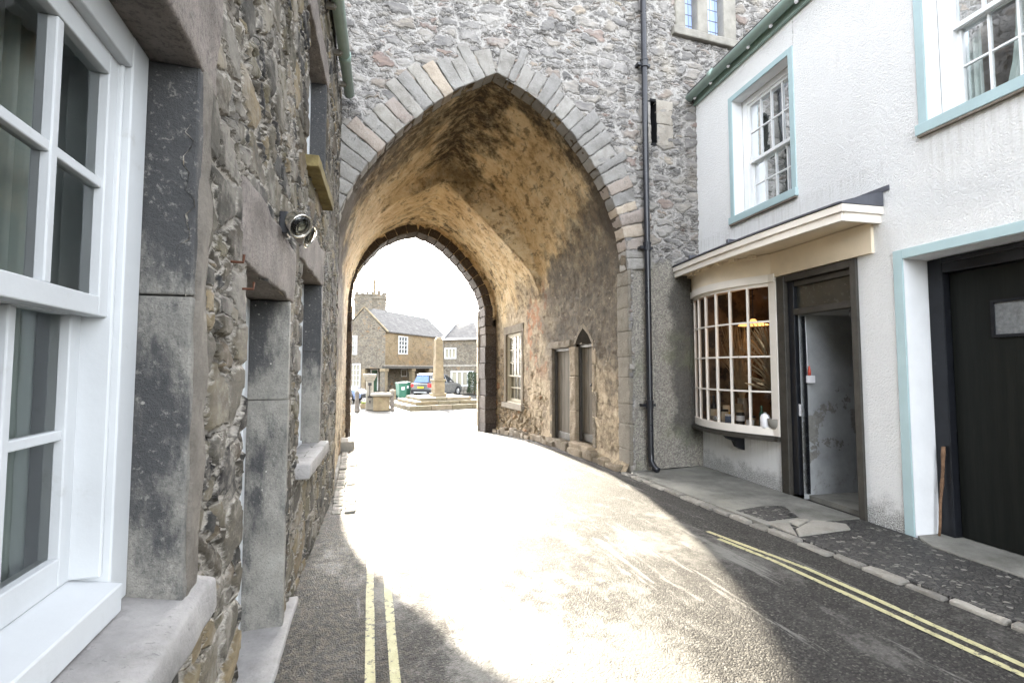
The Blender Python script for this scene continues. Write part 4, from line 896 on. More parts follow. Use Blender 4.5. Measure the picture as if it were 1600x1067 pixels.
# upper windows: blue surround, white reveal, sashes
def blue_window(H, cols, meet, curt, cm):
    u0, u1, z0, z1 = H
    w = sash_window(shop, RB, u0, u1, z0, z1, .19, cols, 2, 2, meet, fw=.095, curtains=curt, cm=cm, stile=.04, bar=.02, lower_in=.05, sillh=.06, botrail=.06, room=1.2)
    m = MB(); b = .075
    m.box(RB, u0 - b, u0, -.002, .014, z0 - .005, z1 + b); m.box(RB, u1, u1 + b, -.002, .014, z0 - .005, z1 + b); m.box(RB, u0, u1, -.002, .0145, z1, z1 + b)
    m.build('surround', M['blue_paint'], w, bevel=.004)
    m = MB(); m.box(RB, u0 - b - .012, u1 + b + .012, -.13, .045, z0 - .105, z0 - .006, 14, .002, 4); m.build('window_sill', M['blue_paint'], w, bevel=.006)
    m = MB(); m.box(RB, u0 - b, u1 + b, -.02, .038, z0 - .125, z0 - .106, 14, .004, 14); m.build('sill_bed', M['jamb_stone'], w)
    m = MB()
    for a, b2 in ((u0 - .006, u0 + .003), (u1 - .003, u1 + .006)): m.box(RB, a, b2, -.16, -.001, z0, z1)
    m.box(RB, u0 + .003, u1 - .003, -.16, -.001, z1 - .003, z1 + .006); m.build('reveal', M['white_reveal'], w)
blue_window(W1R, 4, 4.50, ((1.32, 1.62, 4), (1.66, 2.0, 6), (2.0, 2.3, 4)), 'pale_curtain')
blue_window(W2R, 4, 4.605, ((-.54, -.40, 3), (-1.35, -.68, 7, .35)), 'curtain')
# garage: blue band, white reveal, black frame and door
m = MB(); b = .09
m.box(RB, GAR[1], GAR[1] + b, -.002, .016, -.03, GAR[3] + b); m.box(RB, GAR[0] - b, GAR[0], -.002, .016, -.03, GAR[3] + b); m.box(RB, GAR[0], GAR[1], -.002, .0165, GAR[3], GAR[3] + b)
m.build('garage_surround', M['blue_paint'], shop, bevel=.005)
m = MB(); m.box(RB, GAR[1] - .004, GAR[1] + .006, -.30, -.001, -.03, GAR[3]); m.box(RB, GAR[0] - .006, GAR[0] + .004, -.30, -.001, -.03, GAR[3]); m.box(RB, GAR[0] + .004, GAR[1] - .004, -.30, -.001, GAR[3] - .004, GAR[3] + .01); m.build('garage_reveal', M['white_reveal'], shop)
gd = thing  # alias not used further
m = MB(); m.box(RB, GAR[1] - .135, GAR[1] - .005, -.42, -.27, .0, GAR[3] - .01); m.box(RB, GAR[0] + .005, GAR[0] + .135, -.42, -.27, .0, GAR[3] - .01); m.box(RB, GAR[0] + .135, GAR[1] - .135, -.42, -.272, GAR[3] - .15, GAR[3] - .01)
m.box(RB, GAR[0] + .135, GAR[1] - .135, -.42, -.25, GAR[3] - .06, GAR[3] - .012)
gf = m.build('garage_door', M['black_paint'], shop, bevel=.008)
m = MB(); um = (GAR[0] + GAR[1]) / 2
for a, b2 in ((GAR[0] + .14, um - .004), (um + .004, GAR[1] - .14)): m.box(RB, a, b2, -.40, -.345, .03, GAR[3] - .155)
m.build('door_leaf', M['black_door'], gf, bevel=.005)
for a, b2 in ((um - .72, um - .16), (um + .22, um + .72)):
    m = MB(); m.box(RB, a, b2, -.36, -.338, 1.84, 2.11); m.build('glazed_panel', M['frosted'], gf)
    m = MB()
    for q in ((a - .025, a, 1.815, 2.135), (b2, b2 + .025, 1.815, 2.135), (a, b2, 1.815, 1.84), (a, b2, 2.11, 2.135)): m.box(RB, q[0], q[1], -.352, -.325, q[2], q[3])
    m.build('panel_bead', M['black_paint'], gf)
# shop doorway: posts, transom, dark fanlight, open lobby behind
m = MB()
m.box(RB, 1.43, 1.555, -.10, .035, .02, 2.70); m.box(RB, .44, .515, -.10, .03, -.02, 2.70)
m.box(RB, .515, 1.43, -.10, .025, 2.62, 2.70)
df = m.build('shop_doorway', M['dark_timber'], shop, bevel=.008)
m = MB(); m.box(RB, 1.335, 1.428, -.16, -.02, .04, 2.615); m.box(RB, 1.30, 1.334, -.15, -.05, .05, 2.19); m.box(RB, .516, .56, -.14, -.03, .04, 2.19); m.build('door_frame', M['black_paint'], df, bevel=.006)
m = MB(); m.box(RB, .516, 1.334, -.13, -.01, 2.20, 2.275); m.box(RB, .516, 1.334, -.12, -.03, 2.55, 2.615); m.build('transom', M['dark_timber'], df, bevel=.008)
m = MB(); m.box(RB, .516, 1.334, -.085, -.07, 2.276, 2.549); m.build('fanlight', flat('dark_fanlight', (0.035, 0.035, 0.03), 0.25, 0.5, vary=.25), df)
m = MB(); m.lathe(RB.p(.60, -.10, 2.12), [(.0, -.02), (.035, -.02), (.045, 0), (.04, .06), (.02, .08)], 14); m.build('door_closer', M['iron'], df, smooth=True)
m = MB()
m.grid(lambda n, z: RB.p(1.30, n, z), lines(-1.5, -.05, .1), lines(.0, 2.2, .1)); m.grid(lambda u, z: RB.p(u, -1.5, z), lines(.2, 1.30, .1), lines(.0, 2.2, .1), flip=True)
m.grid(lambda n, z: RB.p(.46, n, z), lines(-1.5, -.10, .1), lines(.0, 2.2, .1), flip=True); m.grid(lambda u, n: RB.p(u, n, 2.2), lines(.2, 1.30, .2), lines(-1.5, -.12, .2))
m.build('lobby_wall', M['peeling'], df)
m = MB(); m.box(RB, .46, 1.30, -1.5, -.12, -.05, .045); m.build('lobby_floor', M['concrete'], df)
m = MB(); m.box(RB, 1.305, 1.345, -.075, -.045, .98, 1.12); m.build('lock_plate', M['white_plastic'], df)
# fascia: straight over the door, bowed over the window
BC, BS = 2.535, .30; BU0, BU1 = 1.62, 3.44
def bow(u, extra=0.0):
    t = (u - BC) / ((BU1 - BU0) / 2); return max(0, (1 - t * t)) * BS + extra
def strip(mb, us, n0f, n1f, z0, z1):
    for a, b2 in zip(us[:-1], us[1:]):
        mb.hexa([RB.p((b2 if q & 1 else a), ((n1f if q & 2 else n0f)(b2 if q & 1 else a)), (z1 if q & 4 else z0)) for q in range(8)])
fz = lambda u: bow(u) if BU0 < u < BU1 else 0.0
m = MB(); us = lines(.25, 1.56, 1.4) + lines(1.56, 3.50, .07)[1:]
m.cur = 0
strip(m, us, lambda u: -.06, lambda u: fz(u) + .035, 2.71, 3.02); fa = m.build('fascia', M['cream_paint'], shop)
m = MB(); us2 = lines(1.575, 3.50, .07); strip(m, us2, lambda u: -.02, lambda u: fz(u) + .055, 2.655, 2.755); m.build('fascia_moulding', M['pale_cream'], fa)
# canopy
m = MB(); c0, c1 = .165, 3.24
def cfr(u): t = (u - (c0 + c1) / 2) / ((c1 - c0) / 2); return .47 + .06 * (1 - t * t)
cus = lines(c0, c1, .2)
strip(m, cus, lambda u: 0.0, lambda u: cfr(u) - .03, 3.03, 3.07); cn = m.build('canopy', M['cream_paint'], shop)
m = MB(); strip(m, cus, lambda u: cfr(u) - .03, lambda u: cfr(u), 2.985, 3.07); strip(m, cus, lambda u: cfr(u) - .025, lambda u: cfr(u) + .025, 3.07, 3.145)
m.box(RB, c0 - .005, c0 + .025, 0, cfr(c0) - .03, 2.985, 3.07); m.box(RB, c0 - .03, c0 + .02, 0, cfr(c0) + .022, 3.071, 3.146); m.build('canopy_moulding', M['pale_cream'], cn, bevel=.004)
m = MB()
for a, b2 in zip(cus[:-1], cus[1:]): m.hexa([RB.p(u, n, z + t) for t in (0, .018) for n, z in ((.0, 3.29), (-1, 3.15)) for u in (a, b2) for n in [n if n == 0 else cfr(u) + .04]])
m.poly([RB.p(c0 - .035, .003, 3.15), RB.p(c0 - .035, .003, 3.30), RB.p(c0 - .035, cfr(c0) + .03, 3.165), RB.p(c0 - .035, cfr(c0) + .03, 3.15)], RB.u * .035)
m.box(RB, c0 - .10, c1, .001, .012, 3.29, 3.34); m.build('lead_roof', M['lead'], cn)
m = MB()
for u in (2.65, 1.75): m.box(RB, u - .022, u + .022, cfr(u) - .10, cfr(u) + .046, 3.16, 3.215)
m.build_each('lead_roll', M['lead'], cn, bevel=.008)
m = MB()
for i in range(7): u = 1.75 + i * .235; m.box(RB, u, u + .10, fz(u + .05) + .036, fz(u + .05) + .10, 2.985, 3.029)
m.build_each('soffit_block', M['cream_paint'], cn)
# bow window
NB_ = 7
m = MB(); us = lines(BU0, BU1, .06)
strip(m, us, lambda u: bow(u) - .04, lambda u: bow(u) + .02, .70, .80); strip(m, us, lambda u: bow(u) - .035, lambda u: bow(u) + .012, 2.61, 2.656)
m.box(RB, BU1 - .03, BU1 + .07, -.06, .035, .70, 2.654); m.box(RB, 1.558, BU0 + .055, -.06, .045, .70, 2.654)
bw = m.build('bow_window', M['pale_cream'], shop)
m = MB(); ang = []
for i in range(1, NB_):
    u = BU0 + .055 + (BU1 - BU0 - .09) * i / NB_; t = (u - BC) / ((BU1 - BU0) / 2); sl = -2 * t * BS / ((BU1 - BU0) / 2)
    f = Fr(RB.p(u, bow(u), 0)[:2], RB.u + RB.n * sl, RB.n - RB.u * sl); m.box(f, -.012, .012, -.03, .010, .80, 2.61)
for j in range(1, 4): z = .80 + (2.61 - .80) * j / 4; strip(m, us, lambda u: bow(u) - .022, lambda u: bow(u) + .006, z - .011, z + .011)
m.build('glazing_bar', M['pale_cream'], bw)
m = MB(); m.grid(lambda u, z: RB.p(u, bow(u) - .010, z), us, [.79, 2.62], flip=True); m.build('pane', M['shop_glass'], bw, smooth=True)
m = MB(); us3 = lines(1.56, 3.50, .06); strip(m, us3, lambda u: -.02, lambda u: bow(u) + .075 if BU0 < u < BU1 else .075, .635, .672); strip(m, us3, lambda u: -.02, lambda u: bow(u) + .055 if BU0 < u < BU1 else .055, .672, .699); m.build('bow_sill', M['dark_timber'], bw)
m = MB(); u = 2.30; m.poly([RB.p(u - .04, 0.0, .634), RB.p(u - .04, bow(u) + .02, .634), RB.p(u - .04, bow(u) - .03, .585), RB.p(u - .04, .16, .55), RB.p(u - .04, .12, .47), RB.p(u - .04, .05, .43), RB.p(u - .04, 0.0, .42)], RB.u * .08); m.build('corbel', M['black_paint'], bw, bevel=.006)
m = MB()                                                     # display floor and the room behind
m.box(RB, 1.60, 3.26, -.55, .03, .74, .784); strip(m, us, lambda u: .031, lambda u: bow(u) - .042 if bow(u) > .08 else .032, .74, .784); m.build('display_shelf', M['weathered_stone'], bw)
m = MB(); m.grid(lambda u, z: RB.p(u, -1.3, z), [1.58, 3.24], [.0, 3.0]); m.grid(lambda n, z: RB.p(1.58, n, z), [-1.3, -.06], [.0, 3.0]); m.grid(lambda n, z: RB.p(3.24, n, z), [-1.3, -.06], [.0, 3.0]); m.grid(lambda u, n: RB.p(u, n, 2.9), [1.58, 3.24], [-1.3, -.06]); m.build('shop_lining', M['shop_back'], bw)
# things in the window
def put(name, label, cat, u, n, prof, mat, group='wares on the shop window shelf', seg=16, extra=None, z=.785):
    p = RB.p(u, n, z); t = thing(name, label, cat, tuple(p), RZ, group)
    m = MB(); m.lathe(p, prof, seg); m.build('body', M[mat], t, smooth=True, bevel=.002)
    if extra:
        for nm, pr, mt in extra: m = MB(); m.lathe(p, pr, seg); m.build(nm, M[mt], t, smooth=False)
jar = [(.045, 0), (.05, .01), (.05, .09), (.045, .10)]; lid = [(.047, .101), (.047, .125), (.0, .126)]; lab = [(.0515, .025), (.0515, .075)]
put('bottle', 'squat white bottle with rounded shoulders at the door end of the bow window', 'bottle', 1.78, .06, [(.05, 0), (.06, .02), (.06, .13), (.045, .17), (.02, .185), (.015, .20)], 'white_plastic')
put('bowl', 'grey stoneware bowl beside the white bottle in the bow window', 'bowl', 1.62 + .04, .0, [(.06, 0), (.09, .05), (.10, .13), (.09, .13), (.07, .05), (.0, .03)], 'grey_stone')
put('tumbler', 'small white pot next to the dark labelled jar in the bow window', 'pot', 1.99, .12, [(.045, 0), (.05, .08), (.045, .08), (.04, .02), (.0, .015)], 'white_plastic')
put('jar', 'black jar with a square white label in the bow window', 'jar', 2.17, .13, [(r_ * 1.1, h_ * 1.7) for r_, h_ in jar], 'black_paint', extra=(('jar_label', [(.0568, .055), (.0568, .125)], 'white_plastic'), ('lid', [(.05, .171), (.05, .2), (.0, .201)], 'dried')))
put('jar', 'pale blue glazed jar in the middle of the bow window', 'jar', 2.36, .17, jar, 'car_blue', extra=(('lid', lid, 'white_plastic'),))
put('jar', 'cream jar with a dark lid standing left of the blue jar', 'jar', 2.50, .13, [(r_, h_ * 1.5) for r_, h_ in jar], 'cream_paint', extra=(('lid', [(.047, .152), (.047, .18), (.0, .181)], 'black_paint'),))
put('tin', 'low grey tin between the cream jar and the window frame', 'tin', 2.66, .17, [(.06, 0), (.06, .07), (.055, .075), (.0, .076)], 'alloy')
put('bottle', 'tall dark bottle at the gatehouse end of the bow window', 'bottle', 2.83, .08, [(.04, 0), (.045, .02), (.045, .2), (.018, .27), (.018, .36), (.0, .36)], 'black_paint', extra=(('bottle_label', [(.0462, .06), (.0462, .16)], 'cream_paint'),))
put('canister', 'mottled clay canister behind the cream jar in the bow window', 'canister', 2.45, -.06, [(.06, 0), (.065, .05), (.06, .24), (.05, .26), (.0, .265)], 'weathered_stone')
put('jar', 'small brown glass jar right of the black labelled jar in the bow window', 'jar', 2.08, .02, jar, 'dried', extra=(('lid', lid, 'black_paint'),))
put('bottle', 'slim pale green bottle behind the small white pot in the bow window', 'bottle', 1.95, -.03, [(.03, 0), (.034, .02), (.034, .16), (.013, .21), (.013, .27), (.0, .27)], 'bin_green')
put('box', 'pale cardboard tube with a gold band behind the low grey tin', 'carton', 2.64, .0, [(.05, 0), (.05, .22), (.045, .225), (.0, .226)], 'cream_paint', extra=(('band', [(.0512, .09), (.0512, .13)], 'plate'),))
put('bowl', 'wide brown wooden bowl at the gatehouse side of the dark bottle', 'bowl', 3.0, .02, [(.05, 0), (.10, .05), (.12, .10), (.11, .10), (.08, .04), (.0, .03)], 'bark')
rg = random.Random(4)
p = RB.p(1.90, -.22, .785); vs_t = thing('dried_grasses', 'vase of tall brown dried grasses filling the bow window', 'dried flowers', tuple(p), RZ)
m = MB(); m.lathe(p, [(.06, 0), (.09, .08), (.07, .22), (.05, .26), (.055, .28)], 16); m.build('vase', M['weathered_stone'], vs_t, smooth=True)
m = MB()
for i in range(190):
    a = rg.uniform(0, 6.28); sp = rg.uniform(.05, .52); h = rg.uniform(.35, 1.25); q = [p + Vector((math.cos(a) * sp * t * t, math.sin(a) * sp * t * t * .7, .26 + h * t - .12 * t ** 3)) for t in (0, .35, .65, .85, 1)]
    m.tube(q, [.004, .004, .006, .016, .003], 5)
m.build('grass_stems', M['dried'], vs_t)
p = RB.p(2.75, -.35, .785); vs2_t = thing('twig_arrangement', 'loose bunch of bare twigs behind the jars at the gatehouse end of the bow window', 'twigs', tuple(p), RZ)
m = MB(); m.lathe(p, [(.07, 0), (.08, .1), (.06, .3), (.07, .32)], 16); m.build('vase', M['grey_stone'], vs2_t, smooth=True)
m = MB()
for i in range(110):
    a = rg.uniform(0, 6.28); sp = rg.uniform(.05, .35); h = rg.uniform(.5, 1.2); m.tube([p + Vector((math.cos(a) * sp * t, math.sin(a) * sp * t * .7, .3 + h * t)) + noise.noise_vector(Vector((i, t * 3, 0))) * .06 for t in (0, .25, .5, .75, 1)], [.006, .006, .005, .005, .003], 5)
m.build('twig', M['dried'], vs2_t)
p = RB.p(2.28, -.20, 2.16); lt = thing('pendant_lamp', 'glowing orange pendant lamp hanging in the middle of the bow window', 'lamp', tuple(p), RZ)
m = MB(); m.lathe(p, [(.20, 0), (.18, .015), (.06, .05), (.03, .09), (.0, .095)], 24); m.build('lamp_shade', M['lampshade'], lt, smooth=True)
m = MB(); m.tube([p + Vector((0, 0, .09)), p + Vector((0, 0, .70))], .006, 6); m.build('cord', M['iron'], lt)
p = RB.p(1.86, -.42, 2.14); lt2 = thing('pendant_lamp', 'glowing pendant lamp half hidden by dried grasses at the door end of the bow window', 'lamp', tuple(p), RZ)
m = MB(); m.lathe(p, [(.20, 0), (.18, .015), (.06, .05), (.03, .09), (.0, .095)], 24); m.build('lamp_shade', M['lampshade'], lt2, smooth=True)
m = MB(); m.tube([p + Vector((0, 0, .09)), p + Vector((0, 0, .72))], .006, 6); m.build('cord', M['iron'], lt2)
pl_ = bpy.data.lights.new('shop_lamp_light', 'POINT'); pl_.energy = .42; pl_.color = (1.0, .62, .30); pl_.shadow_soft_size = .08
po = bpy.data.objects.new('shop_lamp_light', pl_); COL.objects.link(po); po.location = RB.p(2.10, -.35, 2.06)
# white call box with its red cap, screwed to the lobby wall
p = RB.p(1.298, -.17, 1.42); ab = thing('call_box', 'small white wall box with a red pointed cap in the shop lobby', 'alarm box', tuple(p), RZ)
m = MB(); m.box(RB, 1.25, 1.298, -.215, -.125, 1.375, 1.465); m.build('box_body', M['white_plastic'], ab, bevel=.006)
m = MB(); m.lathe(RB.p(1.274, -.155, 1.466), [(.018, 0), (.018, .05), (.009, .10), (.006, .115)], 12); m.build('red_cap', M['red_plastic'], ab, smooth=True)
m = MB(); m.tube([RB.p(1.294, -.155, 1.58), RB.p(1.295, -.15, 1.8), RB.p(1.295, -.14, 2.18)], .004, 6); m.build('wire', M['white_plastic'], ab)
# walking stick leaning in the corner of the garage reveal
m = MB(); a, b = RB.p(-.085, -.20, .012), RB.p(-.128, -.245, .835)
path = [a.lerp(b, t) + noise.noise_vector(Vector((t * 3, 2, 5))) * .010 for t in [i / 12 for i in range(13)]]
m.tube(path, [.010 + .004 * t + (.004 if i in (7, 11) else 0) for i, t in enumerate([i / 12 for i in range(13)])], 10)
tag(m.build('walking_stick', M['bark'], loc=tuple(a), smooth=True), 'knobbly brown wooden stick propped against the black garage door frame', 'stick')

# ------------------------------------------------------------------ ground
mb = MB()
xs = sorted(set([-2000, -600, -200, -80, -40, -20, -12] + lines(-6, 9, .25) + [12, 16, 24, 40, 80, 200, 600, 2000])); ys = sorted(set([-2000, -600, -200, -60, -25, -12] + lines(-5, 24, .25) + lines(24, 60, 2) + [80, 140, 300, 800, 2500]))
def gnd(x, y):
    z = ground(y)
    if -6 < x < 9 and -5 < y < 24: z += .012 * noise.noise(Vector((x * .6, y * .4, 0))) - .008 * max(0, 1 - abs(x - 3.4) / .8)
    return Vector((x, y, z - .01))
mb.grid(gnd, xs, ys); mb.build('road', M['asphalt'], smooth=True, kind='structure')
def road_line(pts, w, name):
    mb = MB(); P = []
    for (x0, y0), (x1, y1) in zip(pts[:-1], pts[1:]):
        n = max(2, int((y1 - y0) / .12)); P += [(x0 + (x1 - x0) * i / n, y0 + (y1 - y0) * i / n) for i in range(n)]
    P.append(pts[-1])
    def lp(i, s):
        x, y = P[int(i)]; wv = .006 * noise.noise(Vector((y * 3, x, s * 5))); return gnd(x + (s - .5) * w + wv, y) + Vector((0, 0, .006))
    mb.grid(lp, list(range(len(P))), [0, .25, .5, .75, 1], uvf=lambda i, s: (s * w, P[int(i)][1]), flip=True)
    return mb.build(name, M['yellow_line'], kind='structure', smooth=True)
road_line([(.05, -1), (.088, 2.6), (.188, 6.7), (.42, 13.5), (.5, 17)], .052, 'road_marking'); road_line([(.165, -1), (.208, 2.55), (.305, 6.7), (.55, 13.5)], .052, 'road_marking')
road_line([(3.40, -1), (3.37, 1.5), (3.385, 3.0), (3.24, 3.95)], .048, 'road_marking'); road_line([(3.29, -1), (3.265, 1.5), (3.262, 3.2), (3.20, 3.75)], .048, 'road_marking')
# pavement, cobbles, apron, kerb
def patch(poly, z, mat, name, n=1):
    mb = MB(); mb.poly([Vector((x, y, -.12)) for x, y in poly], (0, 0, .12 + z)); return mb.build(name, M[mat], kind='structure', bevel=.006)
def rbxy(u, n): q = RB.p(u, n, 0); return (q.x, q.y)
patch([(3.86, 3.84), rbxy(.50, .02), rbxy(3.30, .01), (5.24, 6.44), (3.92, 6.42), (3.86, 6.3)], .022, 'concrete', 'pavement')
patch([(3.86, -5), (4.40, -5), rbxy(-2.6, .12), rbxy(-.26, .125), rbxy(-.20, .02), rbxy(.42, .02), rbxy(.505, .02), (3.86, 3.83)], .012, 'cobbles', 'pavement')
patch([rbxy(-2.6, -.40), rbxy(-2.6, .118), rbxy(-.26, .12), rbxy(-.12, .05), rbxy(-.04, -.02), rbxy(-.04, -.40)], .024, 'concrete', 'garage_apron')
m = MB(); q = 0
for pl in ([(3.88, 3.50), (4.52, 3.50), (4.62, 3.62), (4.42, 3.82), (4.02, 3.66)], [(3.88, 3.52), (4.0, 3.67), (4.10, 3.80), (3.90, 3.90)], [(4.12, 3.72), (4.40, 3.83), (4.30, 3.90), (4.14, 3.86)]):
    m.poly([Vector((x, y, -.08)) for x, y in pl], (0, 0, .108)); q += 1
m.build('flagstones', M['kerb_stone'], kind='structure', bevel=.012)
patch([(3.92, 4.32), (3.96, 3.92), (4.36, 3.93), (4.56, 4.30), (4.30, 4.36)], .0265, 'cobbles', 'cobble_patch')
m = MB(); y = -1.5; q = 0
while y < 6.38:
    L = rng.uniform(.20, .36); w0 = 3.755 + rng.uniform(-.012, .012); w1 = 3.855 + rng.uniform(-.02, .015)
    h = .010 + rng.uniform(-.006, .010); g = .010
    m.hexa([Vector(p) for p in ((w0 + rng.uniform(0, .02), y + g, -.1), (w1, y + g, -.1), (w0 + rng.uniform(0, .02), y + L - g, -.1), (w1, y + L - g, -.1), (w0 + rng.uniform(0, .02), y + g, h), (w1, y + g, h), (w0 + rng.uniform(0, .02), y + L - g, h), (w1, y + L - g, h))], 8, .012, 9, q * 2.3); y += L; q += 1
m.build('kerb', M['kerb_stone'], kind='structure', smooth=True, bevel=.014)
# guard stone at the foot of the cottage corner
p = (-.18, 10.2, ground(10.2)); m = MB(); m.box(WORLD, -.29, -.03, 9.9, 10.55, p[2] - .1, p[2] + .20, 8, .04, 4, 3)
tag(m.build('guard_stone', M['grey_stone'], loc=p, smooth=True, bevel=.03), 'low worn stone block at the left foot of the archway wall', 'stone block')
m = MB(); y = 5.6; q = 0
while y < 9.8:
    for x in (-.24, -.10):
        L = rng.uniform(.10, .2); gz = ground(y); m.box(WORLD, x, x + rng.uniform(.10, .13), y, y + .13, gz - .1, gz + rng.uniform(.0, .02), 5, .012, 8, q); q += 1
    y += .14
m.build('gutter_setts', M['kerb_stone'], kind='structure', smooth=True, bevel=.012)

# ------------------------------------------------------------------ the square beyond the arch
G = -.45
# market cross
MC = (4.15, 25.97); ma = R(10)
mc = thing('market_cross', 'sandstone market cross: worn square obelisk on three broad steps', 'market cross', (MC[0], MC[1], G), ma)
CF = Fr(MC, (math.cos(ma), math.sin(ma)), (-math.sin(ma), math.cos(ma)))
z = G
for i, (hw, h) in enumerate(((2.15, .21), (1.72, .17), (1.36, .15))):
    m = MB(); n = 4 - i
    for k in range(n):                                          # front and back slabs, then the sides
        a, b = -hw + 2 * hw * k / n, -hw + 2 * hw * (k + 1) / n
        m.box(CF, a + .006, b - .006, -hw, hw, z - (.1 if i == 0 else 0), z + h, 14, .02, 3, i * 9 + k)
    m.build('step', M['step_stone'], mc, bevel=.03); z += h
m = MB(); m.box(CF, -.36, .36, -.36, .36, z, z + .16, 6, .012, 5, 1); m.box(CF, -.28, .28, -.28, .28, z + .16, z + .80, 6, .012, 5, 2); m.box(CF, -.33, .33, -.33, .33, z + .80, z + .90, 6, .012, 5, 3); m.build('plinth', M['weathered_stone'], mc, bevel=.02)
m = MB(); m.hexa([CF.p((s1 if q & 1 else -s1), (s1 if q & 2 else -s1), (z + 3.02 if q & 4 else z + .9)) for q in range(8) for s1 in [(.185 if q & 4 else .235)]], 14, .014, 3, 4); m.hexa([CF.p((s1 if q & 1 else -s1), (s1 if q & 2 else -s1), (z + 3.14 if q & 4 else z + 3.018)) for q in range(8) for s1 in [(.10 if q & 4 else .182)]]); m.build('shaft', M['weathered_stone'], mc, bevel=.02)
# old town pump, stone table, bollards
PU = (.60, 24.5, G); pu = thing('stone_pump', 'pale stone pump pillar with a flared cap and iron handle, beside the stone table', 'pump', PU)
m = MB(); m.box(WORLD, PU[0] - .17, PU[0] + .17, PU[1] - .17, PU[1] + .17, G, G + 1.40, 6, .008, 4, 1); m.build('pillar', M['grey_stone'], pu, bevel=.03)
m = MB(); m.hexa([Vector((PU[0] + (s if q & 1 else -s), PU[1] + (s if q & 2 else -s), (G + 1.62 if q & 4 else G + 1.40))) for q in range(8) for s in [(.30 if q & 4 else .19)]]); m.box(WORLD, PU[0] - .31, PU[0] + .31, PU[1] - .31, PU[1] + .31, G + 1.62, G + 1.74); m.build('cap', M['grey_stone'], pu, bevel=.02)
m = MB(); y = PU[1] - .20; m.tube([(PU[0], y, G + .60), (PU[0], y, G + 1.26)], .018, 8); m.box(WORLD, PU[0] - .08, PU[0] + .08, y - .02, y + .03, G + 1.18, G + 1.32); m.box(WORLD, PU[0] - .10, PU[0] + .10, y - .02, y + .03, G + .60, G + .68); m.tube([(PU[0] + .01, y, G + .46), (PU[0] + .01, y - .06, G + .36)], .03, 8); m.build('pump_handle', M['iron'], pu, bevel=.006)
TA = (1.12, 24.1, G); ta = thing('stone_table', 'low stone fish slab table with a thick grey top on a yellow sandstone base', 'stone table', TA)
m = MB(); m.box(WORLD, TA[0] - .36, TA[0] + .38, TA[1] - .35, TA[1] + .35, G, G + .70, 6, .015, 4, 2); m.build('base', M['weathered_stone'], ta, bevel=.03)
m = MB(); m.box(WORLD, TA[0] - .50, TA[0] + .50, TA[1] - .5, TA[1] + .5, G + .70, G + .82, 8, .012, 4, 3); m.build('top', M['grey_stone'], ta, bevel=.025)
BO = (.02, 23.7, G); bo = thing('bollard', 'weathered iron bollard left of the stone pump', 'bollard', BO, group='iron bollards in the square')
m = MB(); m.lathe(BO, [(.13, 0), (.13, .08), (.105, .12), (.09, .78), (.105, .80), (.105, .86), (.085, .88)], 14); m.build('post', M['iron_grey'], bo, smooth=False, bevel=.006)
m = MB(); m.lathe(Vector(BO) + Vector((0, 0, .88)), [(.085, 0), (.11, .02), (.10, .08), (.05, .13), (.0, .14)], 14); m.build('cap', M['grey_stone'], bo, smooth=True)
b2 = copy_tree(bo); b2.location = (1.62, 23.8, G); b2['label'] = 'weathered iron bollard with pale cap right of the stone table'
m = MB(); m.box(WORLD, .20, .62, 25.6, 26.1, G - .05, G + .24, 8, .04, 4, 9); mb_ = m.build('mossy_stone', [M['weathered_stone']], loc=(.41, 25.85, G), smooth=True, bevel=.03); tag(mb_, 'low mossy stone block behind the left bollard', 'stone block')
m = MB(); m.box(WORLD, .22, .60, 25.62, 26.08, G + .235, G + .30, 8, .03, 6, 4)
mo = m.build('moss_cushion', M['moss'], mb_, smooth=True, bevel=.02)
m = MB(); m.box(WORLD, 2.05, 2.42, 32.2, 32.5, G - .05, G + .62, 6, .03, 4, 10); tag(m.build('stone_stump', M['weathered_stone'], loc=(2.25, 32.35, G), bevel=.03), 'short yellow stone stump left of the green wheelie bins', 'stone stump')
# wheelie bins
def make_bin(loc, label, rz):
    b = thing('wheelie_bin', label, 'wheelie bin', (0, 0, 0), 0, 'green wheelie bins')
    m = MB(); m.hexa([Vector((sx * (.29 if z else .23), sy * (.34 if z else .27) , .96 if z else .06)) for z in (0, 1) for sy in (-1, 1) for sx in (-1, 1)]); m.build('tub', M['bin_green'], b, bevel=.03)
    m = MB(); m.hexa([Vector((sx * .31, y, zz)) for k in (0, 1) for y, z0 in ((-.37, .97), (.36, 1.0)) for sx in (-1, 1) for zz in [z0 + (.05 if y < 0 else .07) * k]]); m.box(WORLD, -.26, .26, .36, .42, .96, 1.0); m.build('lid', M['bin_green'], b, bevel=.015)
    m = MB()
    for sx in (-1, 1): m.lathe((sx * .29, .25, .12), [(.12, -.03), (.12, .03)], 14, ax=(1, 0, 0))
    m.build_each('wheel', M['tyre'], b, bevel=.01)
    m = MB(); m.box(WORLD, -.12, .10, -.325, -.318, .58, .80); m.build('sticker', M['white_plastic'], b)
    b.location = loc; b.rotation_euler.z = rz; return b
make_bin((2.86, 33.4, G), 'green wheelie bin with a pale sticker, nearer of the two beside the grey car', R(18)); 
b2 = make_bin((3.35, 35.6, G), 'dark green wheelie bin half hidden behind the nearer bin', R(18))
